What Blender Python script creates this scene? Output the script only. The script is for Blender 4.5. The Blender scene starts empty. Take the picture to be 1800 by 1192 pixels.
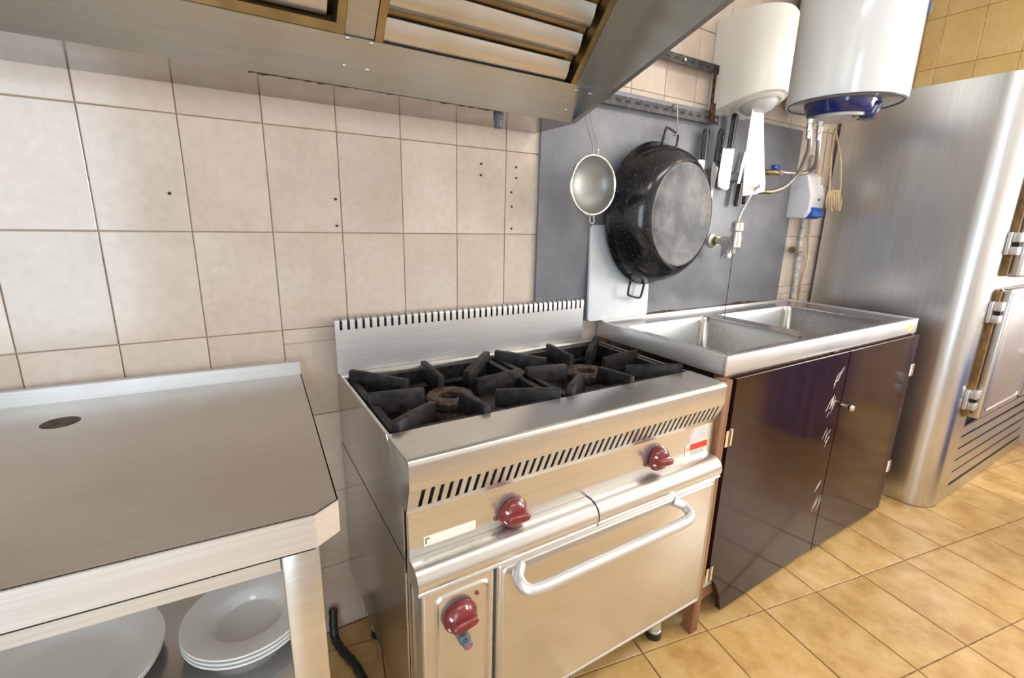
import bpy, bmesh, math, random
from mathutils import Vector, Matrix
random.seed(7)
R = math.radians
S = bpy.context.scene
COL = S.collection

# ------------------------------------------------------------------ camera
cam_d = bpy.data.cameras.new('camera'); cam = bpy.data.objects.new('camera', cam_d); COL.objects.link(cam)
CAM = Vector((0.2151, -1.3336, 1.2754)); YAW, PITCH, ROLL, FPX = 0.5524, 0.2440, 0.0244, 830.62
_fw = Vector((math.sin(YAW)*math.cos(PITCH), math.cos(YAW)*math.cos(PITCH), -math.sin(PITCH)))
_rt0 = Vector((math.cos(YAW), -math.sin(YAW), 0)); _up0 = _rt0.cross(_fw)
_rt = _rt0*math.cos(ROLL) + _up0*math.sin(ROLL); _up = -_rt0*math.sin(ROLL) + _up0*math.cos(ROLL)
M = Matrix((_rt, _up, -_fw)).transposed().to_4x4(); M.translation = CAM
cam.matrix_world = M
cam_d.sensor_fit = 'HORIZONTAL'; cam_d.sensor_width = 36.0; cam_d.lens = 36.0*FPX/1800.0
cam_d.clip_start = 0.02
S.camera = cam
# ------------------------------------------------------------------ colour management, world, lights
S.view_settings.view_transform = 'Standard'; S.view_settings.look = 'None'
S.view_settings.gamma = 1.0; S.view_settings.use_curve_mapping = False
S.view_settings.exposure = 0.10
W = bpy.data.worlds.new('sky'); S.world = W; W.use_nodes = True
bgn = W.node_tree.nodes['Background']; bgn.inputs['Color'].default_value = (0.80, 0.90, 1.0, 1); bgn.inputs['Strength'].default_value = 2.0
ROOM = dict(x0=-1.6, x1=4.35, y0=-3.0, y1=0.0, z1=2.7)

def area(name, loc, size, power, color, target):
    d = bpy.data.lights.new(name, 'AREA'); d.shape = 'RECTANGLE'; d.size, d.size_y = size
    d.energy = power; d.color = color
    o = bpy.data.objects.new(name, d); COL.objects.link(o); o.location = loc
    o.rotation_euler = (Vector(target)-Vector(loc)).to_track_quat('-Z', 'Y').to_euler()
    return o
# daylight entering by the window in the right wall and by the glazed door behind on the left
area('window_daylight', (4.30, -2.02, 1.55), (1.3, 1.1), 72, (1.0, 0.975, 0.94), (0.8, -1.6, 1.2))
area('door_daylight', (-0.75, -2.93, 1.15), (0.9, 1.9), 32, (0.74, 0.87, 1.0), (0.0, 0.0, 1.0))

# ------------------------------------------------------------------ materials
def new_mat(name):
    m = bpy.data.materials.new(name); m.use_nodes = True
    nt = m.node_tree; b = nt.nodes['Principled BSDF']
    return m, nt, b
def N(nt, t, **kw):
    n = nt.nodes.new(t)
    for k, v in kw.items():
        if k in n.inputs.keys(): n.inputs[k].default_value = v
        else: setattr(n, k, v)
    return n
def coords(nt, scale=(1,1,1), kind='Object', rot=(0,0,0)):
    tc = nt.nodes.new('ShaderNodeTexCoord'); mp = nt.nodes.new('ShaderNodeMapping')
    mp.inputs['Scale'].default_value = scale; mp.inputs['Rotation'].default_value = rot
    nt.links.new(tc.outputs[kind], mp.inputs['Vector']); return mp.outputs['Vector']
def ramp(nt, fac, stops):
    r = nt.nodes.new('ShaderNodeValToRGB'); e = r.color_ramp.elements
    while len(e) < len(stops): e.new(0.5)
    for el, (p, c) in zip(e, stops):
        el.position = p; el.color = (*c, 1) if len(c) == 3 else c
    nt.links.new(fac, r.inputs['Fac']); return r.outputs['Color']
def mix(nt, fac, a, b, mode='MIX'):
    m = nt.nodes.new('ShaderNodeMix'); m.data_type = 'RGBA'; m.blend_type = mode
    for s, v in (('Factor', fac), ('A', a), ('B', b)):
        sock = [i for i in m.inputs if i.name == s and (i.type == 'RGBA' or (s == 'Factor' and i.type == 'VALUE'))][0]
        if hasattr(v, 'is_linked') or hasattr(v, 'links'): nt.links.new(v, sock)
        else: sock.default_value = v if s == 'Factor' else (*v, 1)
    return [o for o in m.outputs if o.type == 'RGBA'][0]
def bump(nt, b, height, strength=0.2, dist=0.002):
    n = nt.nodes.new('ShaderNodeBump'); n.inputs['Strength'].default_value = strength; n.inputs['Distance'].default_value = dist
    nt.links.new(height, n.inputs['Height']); nt.links.new(n.outputs['Normal'], b.inputs['Normal'])
def plain(name, col, rough=0.5, metal=0.0, noise=0.06, nscale=30, bumpy=0.0, coat=0.0, spec=None):
    m, nt, b = new_mat(name)
    n = N(nt, 'ShaderNodeTexNoise', Scale=nscale, Detail=4.0); nt.links.new(coords(nt), n.inputs['Vector'])
    lo = [max(0, c*(1-noise*2)) for c in col]; hi = [min(1, c*(1+noise)) for c in col]
    nt.links.new(ramp(nt, n.outputs['Fac'], [(0.3, lo), (0.7, hi)]), b.inputs['Base Color'])
    b.inputs['Roughness'].default_value = rough; b.inputs['Metallic'].default_value = metal
    if coat: b.inputs['Coat Weight'].default_value = coat
    if spec is not None: b.inputs['Specular IOR Level'].default_value = spec
    if bumpy: bump(nt, b, n.outputs['Fac'], bumpy)
    return m
def steel(name, col, r0=0.22, r1=0.42, metal=1.0, stain=None, stain_amt=0.5, brush=(1,60,60), stain_scale=5.0, aniso=0.0):
    """brushed stainless steel: fine streaks along one axis and wiped, cloudy gloss"""
    m, nt, b = new_mat(name)
    st = N(nt, 'ShaderNodeTexNoise', Scale=5.0, Detail=2.0); nt.links.new(coords(nt, brush), st.inputs['Vector'])
    cl = N(nt, 'ShaderNodeTexNoise', Scale=stain_scale, Detail=2.0, Roughness=0.5); nt.links.new(coords(nt), cl.inputs['Vector'])
    base = ramp(nt, st.outputs['Fac'], [(0.3, [c*0.93 for c in col]), (0.7, [min(1, c*1.04) for c in col])])
    if stain:
        f = ramp(nt, cl.outputs['Fac'], [(0.40, (0,0,0)), (0.72, (stain_amt,)*3)])
        base = mix(nt, f, base, stain)
    nt.links.new(base, b.inputs['Base Color'])
    b.inputs['Metallic'].default_value = metal
    add = N(nt, 'ShaderNodeMath', operation='MULTIPLY_ADD'); add.inputs[1].default_value = 0.2; nt.links.new(st.outputs['Fac'], add.inputs[0]); nt.links.new(cl.outputs['Fac'], add.inputs[2])
    mr = N(nt, 'ShaderNodeMapRange'); mr.inputs['From Min'].default_value = 0.38; mr.inputs['From Max'].default_value = 0.82
    mr.inputs['To Min'].default_value = r0; mr.inputs['To Max'].default_value = r1
    nt.links.new(add.outputs[0], mr.inputs['Value']); nt.links.new(mr.outputs[0], b.inputs['Roughness'])
    return m

MAT = {}
MAT['steel'] = steel('stainless_steel', (0.70, 0.695, 0.69), 0.36, 0.44, metal=0.78)
MAT['steel_side'] = steel('stainless_side_sheet', (0.60, 0.59, 0.575), 0.16, 0.22, stain=(0.34, 0.31, 0.27), stain_amt=0.3, brush=(30,30,1))
MAT['steel_table'] = steel('worn_steel_top', (0.60, 0.57, 0.535), 0.34, 0.42, stain=(0.46, 0.41, 0.35), stain_amt=0.6, stain_scale=2.5, brush=(1,30,30))
MAT['steel_range'] = steel('range_steel', (0.70, 0.685, 0.655), 0.21, 0.28, metal=0.85, stain=(0.64, 0.59, 0.50), stain_amt=0.4, stain_scale=2.5, brush=(1,40,40))
MAT['steel_hood'] = steel('greasy_hood_steel', (0.50, 0.505, 0.505), 0.34, 0.42, stain=(0.47, 0.44, 0.34), stain_amt=0.5, stain_scale=5.0, brush=(1,30,30))
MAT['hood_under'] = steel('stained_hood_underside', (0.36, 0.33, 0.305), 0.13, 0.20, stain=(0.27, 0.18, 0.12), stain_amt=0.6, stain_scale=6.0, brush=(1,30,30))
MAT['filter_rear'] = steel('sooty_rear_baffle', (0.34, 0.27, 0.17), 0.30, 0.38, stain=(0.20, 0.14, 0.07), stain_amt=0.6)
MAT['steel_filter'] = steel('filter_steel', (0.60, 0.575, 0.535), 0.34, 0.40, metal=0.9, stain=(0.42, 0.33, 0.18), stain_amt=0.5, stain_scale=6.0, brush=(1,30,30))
MAT['grease_rail'] = steel('greasy_rail', (0.45, 0.36, 0.20), 0.34, 0.44, stain=(0.26, 0.17, 0.07), stain_amt=0.7, stain_scale=14.0)
MAT['steel_fridge'] = steel('fridge_steel', (0.66, 0.665, 0.68), 0.29, 0.36, stain=(0.56, 0.545, 0.52), stain_amt=0.4, stain_scale=2.0, brush=(24,24,1))
MAT['steel_basin'] = steel('basin_steel', (0.58, 0.57, 0.55), 0.22, 0.30, stain=(0.40, 0.38, 0.35), stain_amt=0.4, stain_scale=3.0)
MAT['chrome'] = plain('chrome', (0.80, 0.79, 0.77), 0.14, 1.0, 0.03)
MAT['tap_metal'] = plain('worn_chrome', (0.82, 0.80, 0.76), 0.30, 0.75, 0.08)
MAT['braid'] = plain('braided_hose', (0.62, 0.60, 0.56), 0.35, 1.0, 0.25, 400)
MAT['brass'] = plain('tarnished_brass', (0.42, 0.33, 0.19), 0.42, 1.0, 0.2, 60)
MAT['iron'] = plain('cast_iron', (0.022, 0.019, 0.019), 0.55, 0.0, 0.5, 40, 0.35, spec=0.35)
MAT['burner'] = plain('burnt_burner', (0.10, 0.070, 0.050), 0.6, 0.5, 0.4, 70, 0.3)
MAT['soot'] = plain('sooty_tray', (0.016, 0.011, 0.010), 0.40, 0.2, 0.7, 18, 0.15)
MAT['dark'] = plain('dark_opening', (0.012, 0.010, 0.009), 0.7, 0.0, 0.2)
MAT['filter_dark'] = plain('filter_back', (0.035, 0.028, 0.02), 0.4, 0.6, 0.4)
MAT['rail_black'] = plain('black_angle_iron', (0.055, 0.052, 0.055), 0.45, 0.4, 0.35, 50)
MAT['rust'] = plain('rusty_iron', (0.12, 0.055, 0.030), 0.7, 0.3, 0.5, 60)
MAT['rubber'] = plain('black_rubber', (0.020, 0.019, 0.020), 0.38, 0.0, 0.3, 80)
MAT['handle_black'] = plain('black_knife_handle', (0.018, 0.016, 0.018), 0.32, 0.0, 0.2)
MAT['blade'] = plain('knife_blade', (0.80, 0.79, 0.76), 0.30, 0.85, 0.05)
MAT['white_enamel'] = plain('white_enamel', (0.80, 0.845, 0.875), 0.16, 0.0, 0.01, 4, coat=0.4)
MAT['cream_plastic'] = plain('cream_plastic', (0.83, 0.81, 0.74), 0.30, 0.0, 0.02, 5)
MAT['white_plastic'] = plain('white_plastic', (0.84, 0.85, 0.88), 0.28, 0.0, 0.02, 5)
MAT['board'] = plain('white_cutting_board', (0.80, 0.83, 0.85), 0.45, 0.0, 0.03, 20)
MAT['blue_cap'] = plain('navy_blue_plastic', (0.012, 0.022, 0.16), 0.16, 0.0, 0.05, coat=0.5)
MAT['blue'] = plain('bright_blue_plastic', (0.01, 0.10, 0.55), 0.3, 0.0, 0.05)
MAT['red_led'] = plain('red_lamp', (0.55, 0.02, 0.03), 0.25)
MAT['knob_red'] = plain('oxblood_bakelite', (0.19, 0.020, 0.022), 0.30, 0.0, 0.12, 20, coat=0.2)
MAT['mark_white'] = plain('white_print', (0.85, 0.85, 0.84), 0.5)
MAT['mark_red'] = plain('red_print', (0.75, 0.05, 0.03), 0.5)
MAT['label_cream'] = plain('cream_label', (0.82, 0.78, 0.66), 0.55, 0.0, 0.05, 120)
MAT['label_grey'] = plain('silver_label', (0.66, 0.67, 0.68), 0.4, 0.2, 0.03)
MAT['label_yellow'] = plain('yellow_sticker', (0.80, 0.62, 0.16), 0.5)
MAT['grey_button'] = plain('grey_plastic_button', (0.11, 0.14, 0.17), 0.4)
MAT['porcelain'] = plain('white_porcelain', (0.80, 0.80, 0.77), 0.14, 0.0, 0.01, 5, coat=0.3)
MAT['cable'] = plain('beige_cable', (0.66, 0.52, 0.32), 0.5, 0.0, 0.08)
MAT['pipe'] = plain('painted_grey_pipe', (0.60, 0.57, 0.52), 0.45, 0.1, 0.25, 60)
MAT['gasket'] = plain('brown_gasket', (0.24, 0.135, 0.035), 0.5, 0.0, 0.25, 30)
MAT['paint_ceiling'] = plain('white_ceiling_paint', (0.80, 0.79, 0.76), 0.8, 0.0, 0.03)
MAT['paper'] = plain('tissue_paper', (0.86, 0.86, 0.87), 0.9, 0.0, 0.03, 60, 0.2)
MAT['grout'] = plain('brown_grout', (0.27, 0.155, 0.075), 0.85, 0.0, 0.4, 40)
MAT['glass'] = None
MAT['tape'] = plain('torn_white_tape', (0.80, 0.78, 0.76), 0.7)
MAT['frame_white'] = plain('white_window_frame', (0.8, 0.8, 0.79), 0.4)
MAT['trunking'] = plain('black_trim', (0.05,0.05,0.055), 0.5)

def tile_mat(name, a, b_, c, rough=(0.10, 0.22), patch=5.0):
    m, nt, b = new_mat(name)
    oi = nt.nodes.new('ShaderNodeObjectInfo')
    tc = nt.nodes.new('ShaderNodeTexCoord'); add = N(nt, 'ShaderNodeVectorMath', operation='MULTIPLY_ADD')
    add.inputs[1].default_value = (1,1,1)
    nt.links.new(tc.outputs['Object'], add.inputs[0])
    sc = N(nt, 'ShaderNodeVectorMath', operation='SCALE'); sc.inputs['Scale'].default_value = 37.0
    cmb = nt.nodes.new('ShaderNodeCombineXYZ')
    for k in range(3): nt.links.new(oi.outputs['Random'], cmb.inputs[k])
    nt.links.new(cmb.outputs[0], sc.inputs[0]); nt.links.new(sc.outputs[0], add.inputs[2])
    n1 = N(nt, 'ShaderNodeTexNoise', Scale=patch, Detail=5.0, Roughness=0.6); nt.links.new(add.outputs[0], n1.inputs['Vector'])
    n2 = N(nt, 'ShaderNodeTexNoise', Scale=55.0, Detail=4.0); nt.links.new(add.outputs[0], n2.inputs['Vector'])
    base = ramp(nt, n1.outputs['Fac'], [(0.32, a), (0.52, b_), (0.72, c)])
    sp = ramp(nt, n2.outputs['Fac'], [(0.3, (0.93,0.92,0.90)), (0.6, (1,1,1))])
    base = mix(nt, 1.0, base, sp, 'MULTIPLY')
    vr = N(nt, 'ShaderNodeMapRange'); vr.inputs['To Min'].default_value = 0.93; vr.inputs['To Max'].default_value = 1.04
    nt.links.new(oi.outputs['Random'], vr.inputs['Value'])
    hs = nt.nodes.new('ShaderNodeHueSaturation'); nt.links.new(vr.outputs[0], hs.inputs['Value']); nt.links.new(base, hs.inputs['Color'])
    nt.links.new(hs.outputs[0], b.inputs['Base Color'])
    rr = N(nt, 'ShaderNodeMapRange'); rr.inputs['To Min'].default_value = rough[0]; rr.inputs['To Max'].default_value = rough[1]
    nt.links.new(n1.outputs['Fac'], rr.inputs['Value']); nt.links.new(rr.outputs[0], b.inputs['Roughness'])
    bump(nt, b, n1.outputs['Fac'], 0.12, 0.004)
    return m
MAT['wall_tile'] = tile_mat('cream_wall_tile', (0.60, 0.495, 0.41), (0.655, 0.555, 0.465), (0.70, 0.615, 0.54))
MAT['floor_tile'] = tile_mat('ochre_floor_tile', (0.46, 0.27, 0.085), (0.60, 0.385, 0.145), (0.68, 0.48, 0.235), (0.24, 0.42), 9.0)
MAT['tile_yellow'] = tile_mat('yellow_wall_tile', (0.58, 0.41, 0.15), (0.65, 0.48, 0.20), (0.69, 0.54, 0.27))

def tiled_slab(name, w, h, z0, axis, tilecol):
    """slab behind the tiles: grout in the joints, tile colour elsewhere"""
    m, nt, b = new_mat(name)
    tc = nt.nodes.new('ShaderNodeTexCoord'); sx = nt.nodes.new('ShaderNodeSeparateXYZ'); nt.links.new(tc.outputs['Object'], sx.inputs[0])
    def line(sock, step, off, wid):
        a = N(nt, 'ShaderNodeMath', operation='SUBTRACT'); nt.links.new(sock, a.inputs[0]); a.inputs[1].default_value = off - wid/2
        d = N(nt, 'ShaderNodeMath', operation='FLOORED_MODULO'); nt.links.new(a.outputs[0], d.inputs[0]); d.inputs[1].default_value = step
        l = N(nt, 'ShaderNodeMath', operation='LESS_THAN'); nt.links.new(d.outputs[0], l.inputs[0]); l.inputs[1].default_value = wid
        return l.outputs[0]
    a = line(sx.outputs[axis], w, 0.0, 0.006); c = line(sx.outputs['Z'], h, z0, 0.006)
    mx = N(nt, 'ShaderNodeMath', operation='MAXIMUM'); nt.links.new(a, mx.inputs[0]); nt.links.new(c, mx.inputs[1])
    nt.links.new(mix(nt, mx.outputs[0], tilecol, (0.36, 0.235, 0.145)), b.inputs['Base Color'])
    b.inputs['Roughness'].default_value = 0.35
    return m
MAT['slab_back'] = tiled_slab('tiled_wall_slab', 1/6, 0.25, 0.235, 'X', (0.64, 0.53, 0.45))
MAT['slab_side'] = tiled_slab('tiled_side_slab', 1/6, 0.25, 0.235, 'Y', (0.64, 0.53, 0.45))
MAT['slab_yellow'] = tiled_slab('tiled_yellow_slab', 1/6, 0.25, 0.138, 'Y', (0.65, 0.48, 0.20))

def panel_mat():
    m, nt, b = new_mat('grey_blue_panel')
    n1 = N(nt, 'ShaderNodeTexNoise', Scale=4.0, Detail=6.0, Roughness=0.65); nt.links.new(coords(nt), n1.inputs['Vector'])
    n2 = N(nt, 'ShaderNodeTexNoise', Scale=90.0, Detail=3.0); nt.links.new(coords(nt), n2.inputs['Vector'])
    base = ramp(nt, n1.outputs['Fac'], [(0.3, (0.17,0.174,0.198)), (0.5, (0.225,0.230,0.255)), (0.72, (0.30,0.305,0.325))])
    base = mix(nt, ramp(nt, n2.outputs['Fac'], [(0.62, (0,0,0)), (0.8, (0.35,)*3)]), base, (0.40, 0.40, 0.41))
    nt.links.new(base, b.inputs['Base Color']); b.inputs['Roughness'].default_value = 0.42
    b.inputs['Metallic'].default_value = 0.15
    return m
MAT['panel'] = panel_mat()
def enamel_mat(name, worn):
    m, nt, b = new_mat(name)
    vo = N(nt, 'ShaderNodeTexVoronoi', Scale=150.0); nt.links.new(coords(nt), vo.inputs['Vector'])
    n1 = N(nt, 'ShaderNodeTexNoise', Scale=9.0, Detail=8.0, Roughness=0.62); nt.links.new(coords(nt), n1.inputs['Vector'])
    sp = ramp(nt, vo.outputs['Distance'], [(0.10, (1,1,1)), (0.17, (0,0,0))])
    nn = N(nt, 'ShaderNodeTexWhiteNoise'); nt.links.new(vo.outputs['Position'], nn.inputs['Vector'])
    gt = ramp(nt, nn.outputs['Value'], [(0.45, (0,0,0)), (0.5, (1,1,1))])
    spk = mix(nt, 1.0, sp, gt, 'MULTIPLY')
    base = mix(nt, spk, (0.010, 0.010, 0.013), (0.42, 0.43, 0.42))
    w = ramp(nt, n1.outputs['Fac'], [(0.42, (0,0,0)), (0.62, (1,1,1))])
    if worn: base = mix(nt, w, (0.008, 0.008, 0.008), (0.135, 0.122, 0.108)); b.inputs['Roughness'].default_value = 0.42; b.inputs['Specular IOR Level'].default_value = 0.3
    else: b.inputs['Roughness'].default_value = 0.17
    nt.links.new(base, b.inputs['Base Color'])
    return m
MAT['enamel'] = enamel_mat('speckled_black_enamel', False)
MAT['enamel_worn'] = enamel_mat('worn_pan_bottom', True)
def wood_mat(name, a, c, rough):
    m, nt, b = new_mat(name)
    n1 = N(nt, 'ShaderNodeTexNoise', Scale=6.0, Detail=6.0); nt.links.new(coords(nt, (8,8,0.7)), n1.inputs['Vector'])
    nt.links.new(ramp(nt, n1.outputs['Fac'], [(0.3, a), (0.7, c)]), b.inputs['Base Color']); b.inputs['Roughness'].default_value = rough
    return m
MAT['wood'] = wood_mat('raw_reddish_wood', (0.16, 0.065, 0.028), (0.34, 0.165, 0.075), 0.65)
MAT['laminate'] = wood_mat('glossy_brown_laminate', (0.020, 0.008, 0.006), (0.034, 0.014, 0.010), 0.12)
MAT['laminate'].node_tree.nodes['Principled BSDF'].inputs['Specular IOR Level'].default_value = 0.22
def mesh_mat():
    m, nt, b = new_mat('fine_wire_mesh')
    b.inputs['Base Color'].default_value = (0.33, 0.335, 0.31, 1); b.inputs['Metallic'].default_value = 0.5; b.inputs['Roughness'].default_value = 0.4
    w1 = N(nt, 'ShaderNodeTexWave', Scale=160.0); nt.links.new(coords(nt), w1.inputs['Vector'])
    w2 = N(nt, 'ShaderNodeTexWave', Scale=160.0, bands_direction='Z'); nt.links.new(coords(nt), w2.inputs['Vector'])
    mx = N(nt, 'ShaderNodeMath', operation='MAXIMUM'); nt.links.new(w1.outputs['Fac'], mx.inputs[0]); nt.links.new(w2.outputs['Fac'], mx.inputs[1])
    mr = N(nt, 'ShaderNodeMapRange'); mr.inputs['From Min'].default_value = 0.35; mr.inputs['From Max'].default_value = 0.8
    mr.inputs['To Min'].default_value = 0.22; nt.links.new(mx.outputs[0], mr.inputs['Value']); nt.links.new(mr.outputs[0], b.inputs['Alpha'])
    return m
MAT['mesh'] = mesh_mat()
def glass_mat():
    m, nt, b = new_mat('window_glass')
    b.inputs['Transmission Weight'].default_value = 1.0; b.inputs['Roughness'].default_value = 0.02; b.inputs['IOR'].default_value = 1.05
    return m
MAT['glass'] = glass_mat()
def lamp_mat(name, col, strength):
    m, nt, b = new_mat(name)
    b.inputs['Base Color'].default_value = (*col, 1); b.inputs['Emission Color'].default_value = (*col, 1); b.inputs['Emission Strength'].default_value = strength
    return m
MAT['fill_diffuser'] = lamp_mat('fill_light_diffuser', (1.0, 0.975, 0.945), 13.0)  # even glow of the two added ceiling lights
MAT['bulb_warm'] = lamp_mat('warm_bulb', (1.0, 0.72, 0.36), 11.0)

# ------------------------------------------------------------------ mesh helpers
class MB:
    def __init__(s): s.v = []; s.f = []
    def add(s, vs, fs):
        o = len(s.v); s.v += [tuple(p) for p in vs]; s.f += [tuple(i+o for i in f) for f in fs]; return s
    def box(s, x0, x1, y0, y1, z0, z1):
        return s.add([(x0,y0,z0),(x1,y0,z0),(x1,y1,z0),(x0,y1,z0),(x0,y0,z1),(x1,y0,z1),(x1,y1,z1),(x0,y1,z1)],
                     [(0,3,2,1),(4,5,6,7),(0,1,5,4),(1,2,6,5),(2,3,7,6),(3,0,4,7)])
    def prism(s, poly, axis, a, b):
        """poly: 2-D points; axis X: (y,z), Y: (x,z), Z: (x,y)"""
        def p3(p, t): return {'X': (t, p[0], p[1]), 'Y': (p[0], t, p[1]), 'Z': (p[0], p[1], t)}[axis]
        n = len(poly); vs = [p3(p, a) for p in poly] + [p3(p, b) for p in poly]
        fs = [tuple(range(n)), tuple(range(2*n-1, n-1, -1))] + [(i, i+n, (i+1) % n + n, (i+1) % n) for i in range(n)]
        return s.add(vs, fs)
    def tube(s, pts, r, n=10, closed=False, caps=True):
        pts = [Vector(p) for p in pts]; m = len(pts); rs = r if isinstance(r, (list, tuple)) else [r]*m
        vs = []; prev = None
        for i, p in enumerate(pts):
            if closed: t = (pts[(i+1) % m]-pts[i-1]).normalized()
            else: t = (pts[min(i+1, m-1)]-pts[max(i-1, 0)]).normalized()
            if prev is None:
                a = Vector((0,0,1)) if abs(t.z) < 0.9 else Vector((1,0,0)); u = t.cross(a).normalized()
            else:
                u = (prev - t*prev.dot(t)).normalized()
            prev = u; w = t.cross(u)
            vs += [p + (u*math.cos(2*math.pi*k/n) + w*math.sin(2*math.pi*k/n))*rs[i] for k in range(n)]
        fs = []
        for i in range(m if closed else m-1):
            j = (i+1) % m
            for k in range(n): fs.append((i*n+k, i*n+(k+1) % n, j*n+(k+1) % n, j*n+k))
        if caps and not closed: fs += [tuple(range(n-1, -1, -1)), tuple((m-1)*n+k for k in range(n))]
        return s.add(vs, fs)
    def lathe(s, prof, c, axis='Z', n=40, sx=1.0):
        """prof: (radius, height) pairs; closed where radius is 0"""
        c = Vector(c); vs = []; idx = []
        ax = {'Z': lambda x, y, h: (x, y, h), 'Y': lambda x, y, h: (x, h, y), 'X': lambda x, y, h: (h, x, y)}[axis]
        for r, h in prof:
            if r < 1e-6: idx.append([len(vs)]*n); vs.append(c+Vector(ax(0, 0, h)))
            else:
                idx.append(list(range(len(vs), len(vs)+n)))
                vs += [c+Vector(ax(r*math.cos(2*math.pi*k/n), r*math.sin(2*math.pi*k/n), h)) for k in range(n)]
        fs = []
        for a, b in zip(idx[:-1], idx[1:]):
            for k in range(n):
                q = [a[k], a[(k+1) % n], b[(k+1) % n], b[k]]; u = []
                for i in q:
                    if i not in u: u.append(i)
                if len(u) > 2: fs.append(tuple(u))
        return s.add(vs, fs)
    def torus(s, c, R_, r, axis='Y', n=48, m=10, sx=1.0, sz=1.0):
        c = Vector(c); pts = []
        for k in range(n):
            a = 2*math.pi*k/n; x, y = R_*math.cos(a)*sx, R_*math.sin(a)*sz
            pts.append(c+Vector({'Y': (x, 0, y), 'Z': (x, y, 0), 'X': (0, x, y)}[axis]))
        return s.tube(pts, r, m, closed=True)

LOCAL = set()
def root_of(o):
    while o.parent: o = o.parent
    return o
def build(name, mb, mat, parent=None, smooth=False, bevel=0.0, seg=2, angle=40):
    off = Vector((0,0,0))
    if parent is not None:
        rt = root_of(parent)
        if rt.name not in LOCAL: off = Vector(rt.location)
    me = bpy.data.meshes.new(name)
    me.from_pydata([tuple(Vector(p)-off) for p in mb.v], [], mb.f)
    bm = bmesh.new(); bm.from_mesh(me); bmesh.ops.remove_doubles(bm, verts=bm.verts, dist=1e-6)
    bmesh.ops.recalc_face_normals(bm, faces=bm.faces)
    if bevel:
        es = [e for e in bm.edges if len(e.link_faces) == 2 and e.calc_face_angle() > R(angle)]
        bmesh.ops.bevel(bm, geom=es, offset=bevel, segments=seg, affect='EDGES', profile=0.5, clamp_overlap=True)
    bm.to_mesh(me); bm.free()
    me.materials.append(MAT[mat] if isinstance(mat, str) else mat)
    if smooth or bevel:
        for p in me.polygons: p.use_smooth = True
        me.set_sharp_from_angle(angle=R(38))
    o = bpy.data.objects.new(name, me); COL.objects.link(o)
    if parent is not None: o.parent = parent
    return o
def tag(o, label, cat, group=None):
    o['label'] = label; o['category'] = cat
    if group: o['group'] = group
    return o
def thing(name, label, cat, loc=(0,0,0), group=None, local=False, rz=0.0):
    o = bpy.data.objects.new(name, None); COL.objects.link(o); o.location = loc; o.rotation_euler.z = rz
    o.empty_display_size = 0.05
    if local: LOCAL.add(o.name)
    return tag(o, label, cat, group)
def struct(name, mb, mat, label, cat, **kw):
    o = build(name, mb, mat, **kw); o['kind'] = 'structure'; o['label'] = label; o['category'] = cat; return o
def part_label(o, text): o['label'] = text; return o
def smooth_path(pts, k=6):
    """Catmull-Rom through the given points"""
    P = [Vector(p) for p in pts]; P = [P[0]*2-P[1]] + P + [P[-1]*2-P[-2]]; out = []
    for i in range(1, len(P)-2):
        for j in range(k):
            t = j/k; a, b, c, d = P[i-1:i+3]
            out.append(0.5*((2*b)+(c-a)*t+(2*a-5*b+4*c-d)*t*t+(3*b-a-3*c+d)*t**3))
    out.append(P[-2]); return out
def ray(x, y): return _fw + _rt*((x-900)/FPX) - _up*((y-596)/FPX)
def onY(x, y, Y): d = ray(x, y); return CAM + d*((Y-CAM.y)/d.y)
def onX(x, y, X): d = ray(x, y); return CAM + d*((X-CAM.x)/d.x)
def onZ(x, y, Z): d = ray(x, y); return CAM + d*((Z-CAM.z)/d.z)

# ================================================================== the room
x0, x1, y0, z1 = ROOM['x0'], ROOM['x1'], ROOM['y0'], ROOM['z1']
TW, TH, J = 1/6, 0.25, 0.0022
_tile_cache = {}
def tile_mesh(w, h, mat, axis='Y', depth=0.007, bev=0.0014):
    key = (round(w, 4), round(h, 4), mat, axis)
    if key in _tile_cache: return _tile_cache[key]
    a, b = w/2, h/2; mb = MB()
    o = [(-a,-b), (a,-b), (a,b), (-a,b)]; i = [(-a+bev,-b+bev), (a-bev,-b+bev), (a-bev,b-bev), (-a+bev,b-bev)]
    def p(q, d): return {'Y': (q[0], d, q[1]), 'X': (d, q[0], q[1]), 'Z': (q[0], q[1], -d)}[axis]
    vs = [p(q, 0.0) for q in i] + [p(q, bev*0.8) for q in o] + [p(q, depth) for q in o]
    fs = [(0,1,2,3)] + [(k, (k+1) % 4, (k+1) % 4+4, k+4) for k in range(4)] + [(k+4, (k+1) % 4+4, (k+1) % 4+8, k+8) for k in range(4)]
    me = bpy.data.meshes.new('tile'); me.from_pydata(vs, [], fs)
    bm = bmesh.new(); bm.from_mesh(me); bmesh.ops.recalc_face_normals(bm, faces=bm.faces)
    # open shell: make sure the front looks at the room
    front = bm.faces[:][0]; want = {'Y': Vector((0,-1,0)), 'X': Vector((-1,0,0)), 'Z': Vector((0,0,1))}[axis]
    if front.normal.dot(want) < 0: bmesh.ops.reverse_faces(bm, faces=bm.faces)
    bm.to_mesh(me); bm.free(); me.materials.append(MAT[mat]); _tile_cache[key] = me
    return me
def put_tile(name, parent, me, loc, rz=0.0):
    o = bpy.data.objects.new(name, me); COL.objects.link(o); o.parent = parent; o.location = loc; o.rotation_euler.z = rz
    return o

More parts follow.
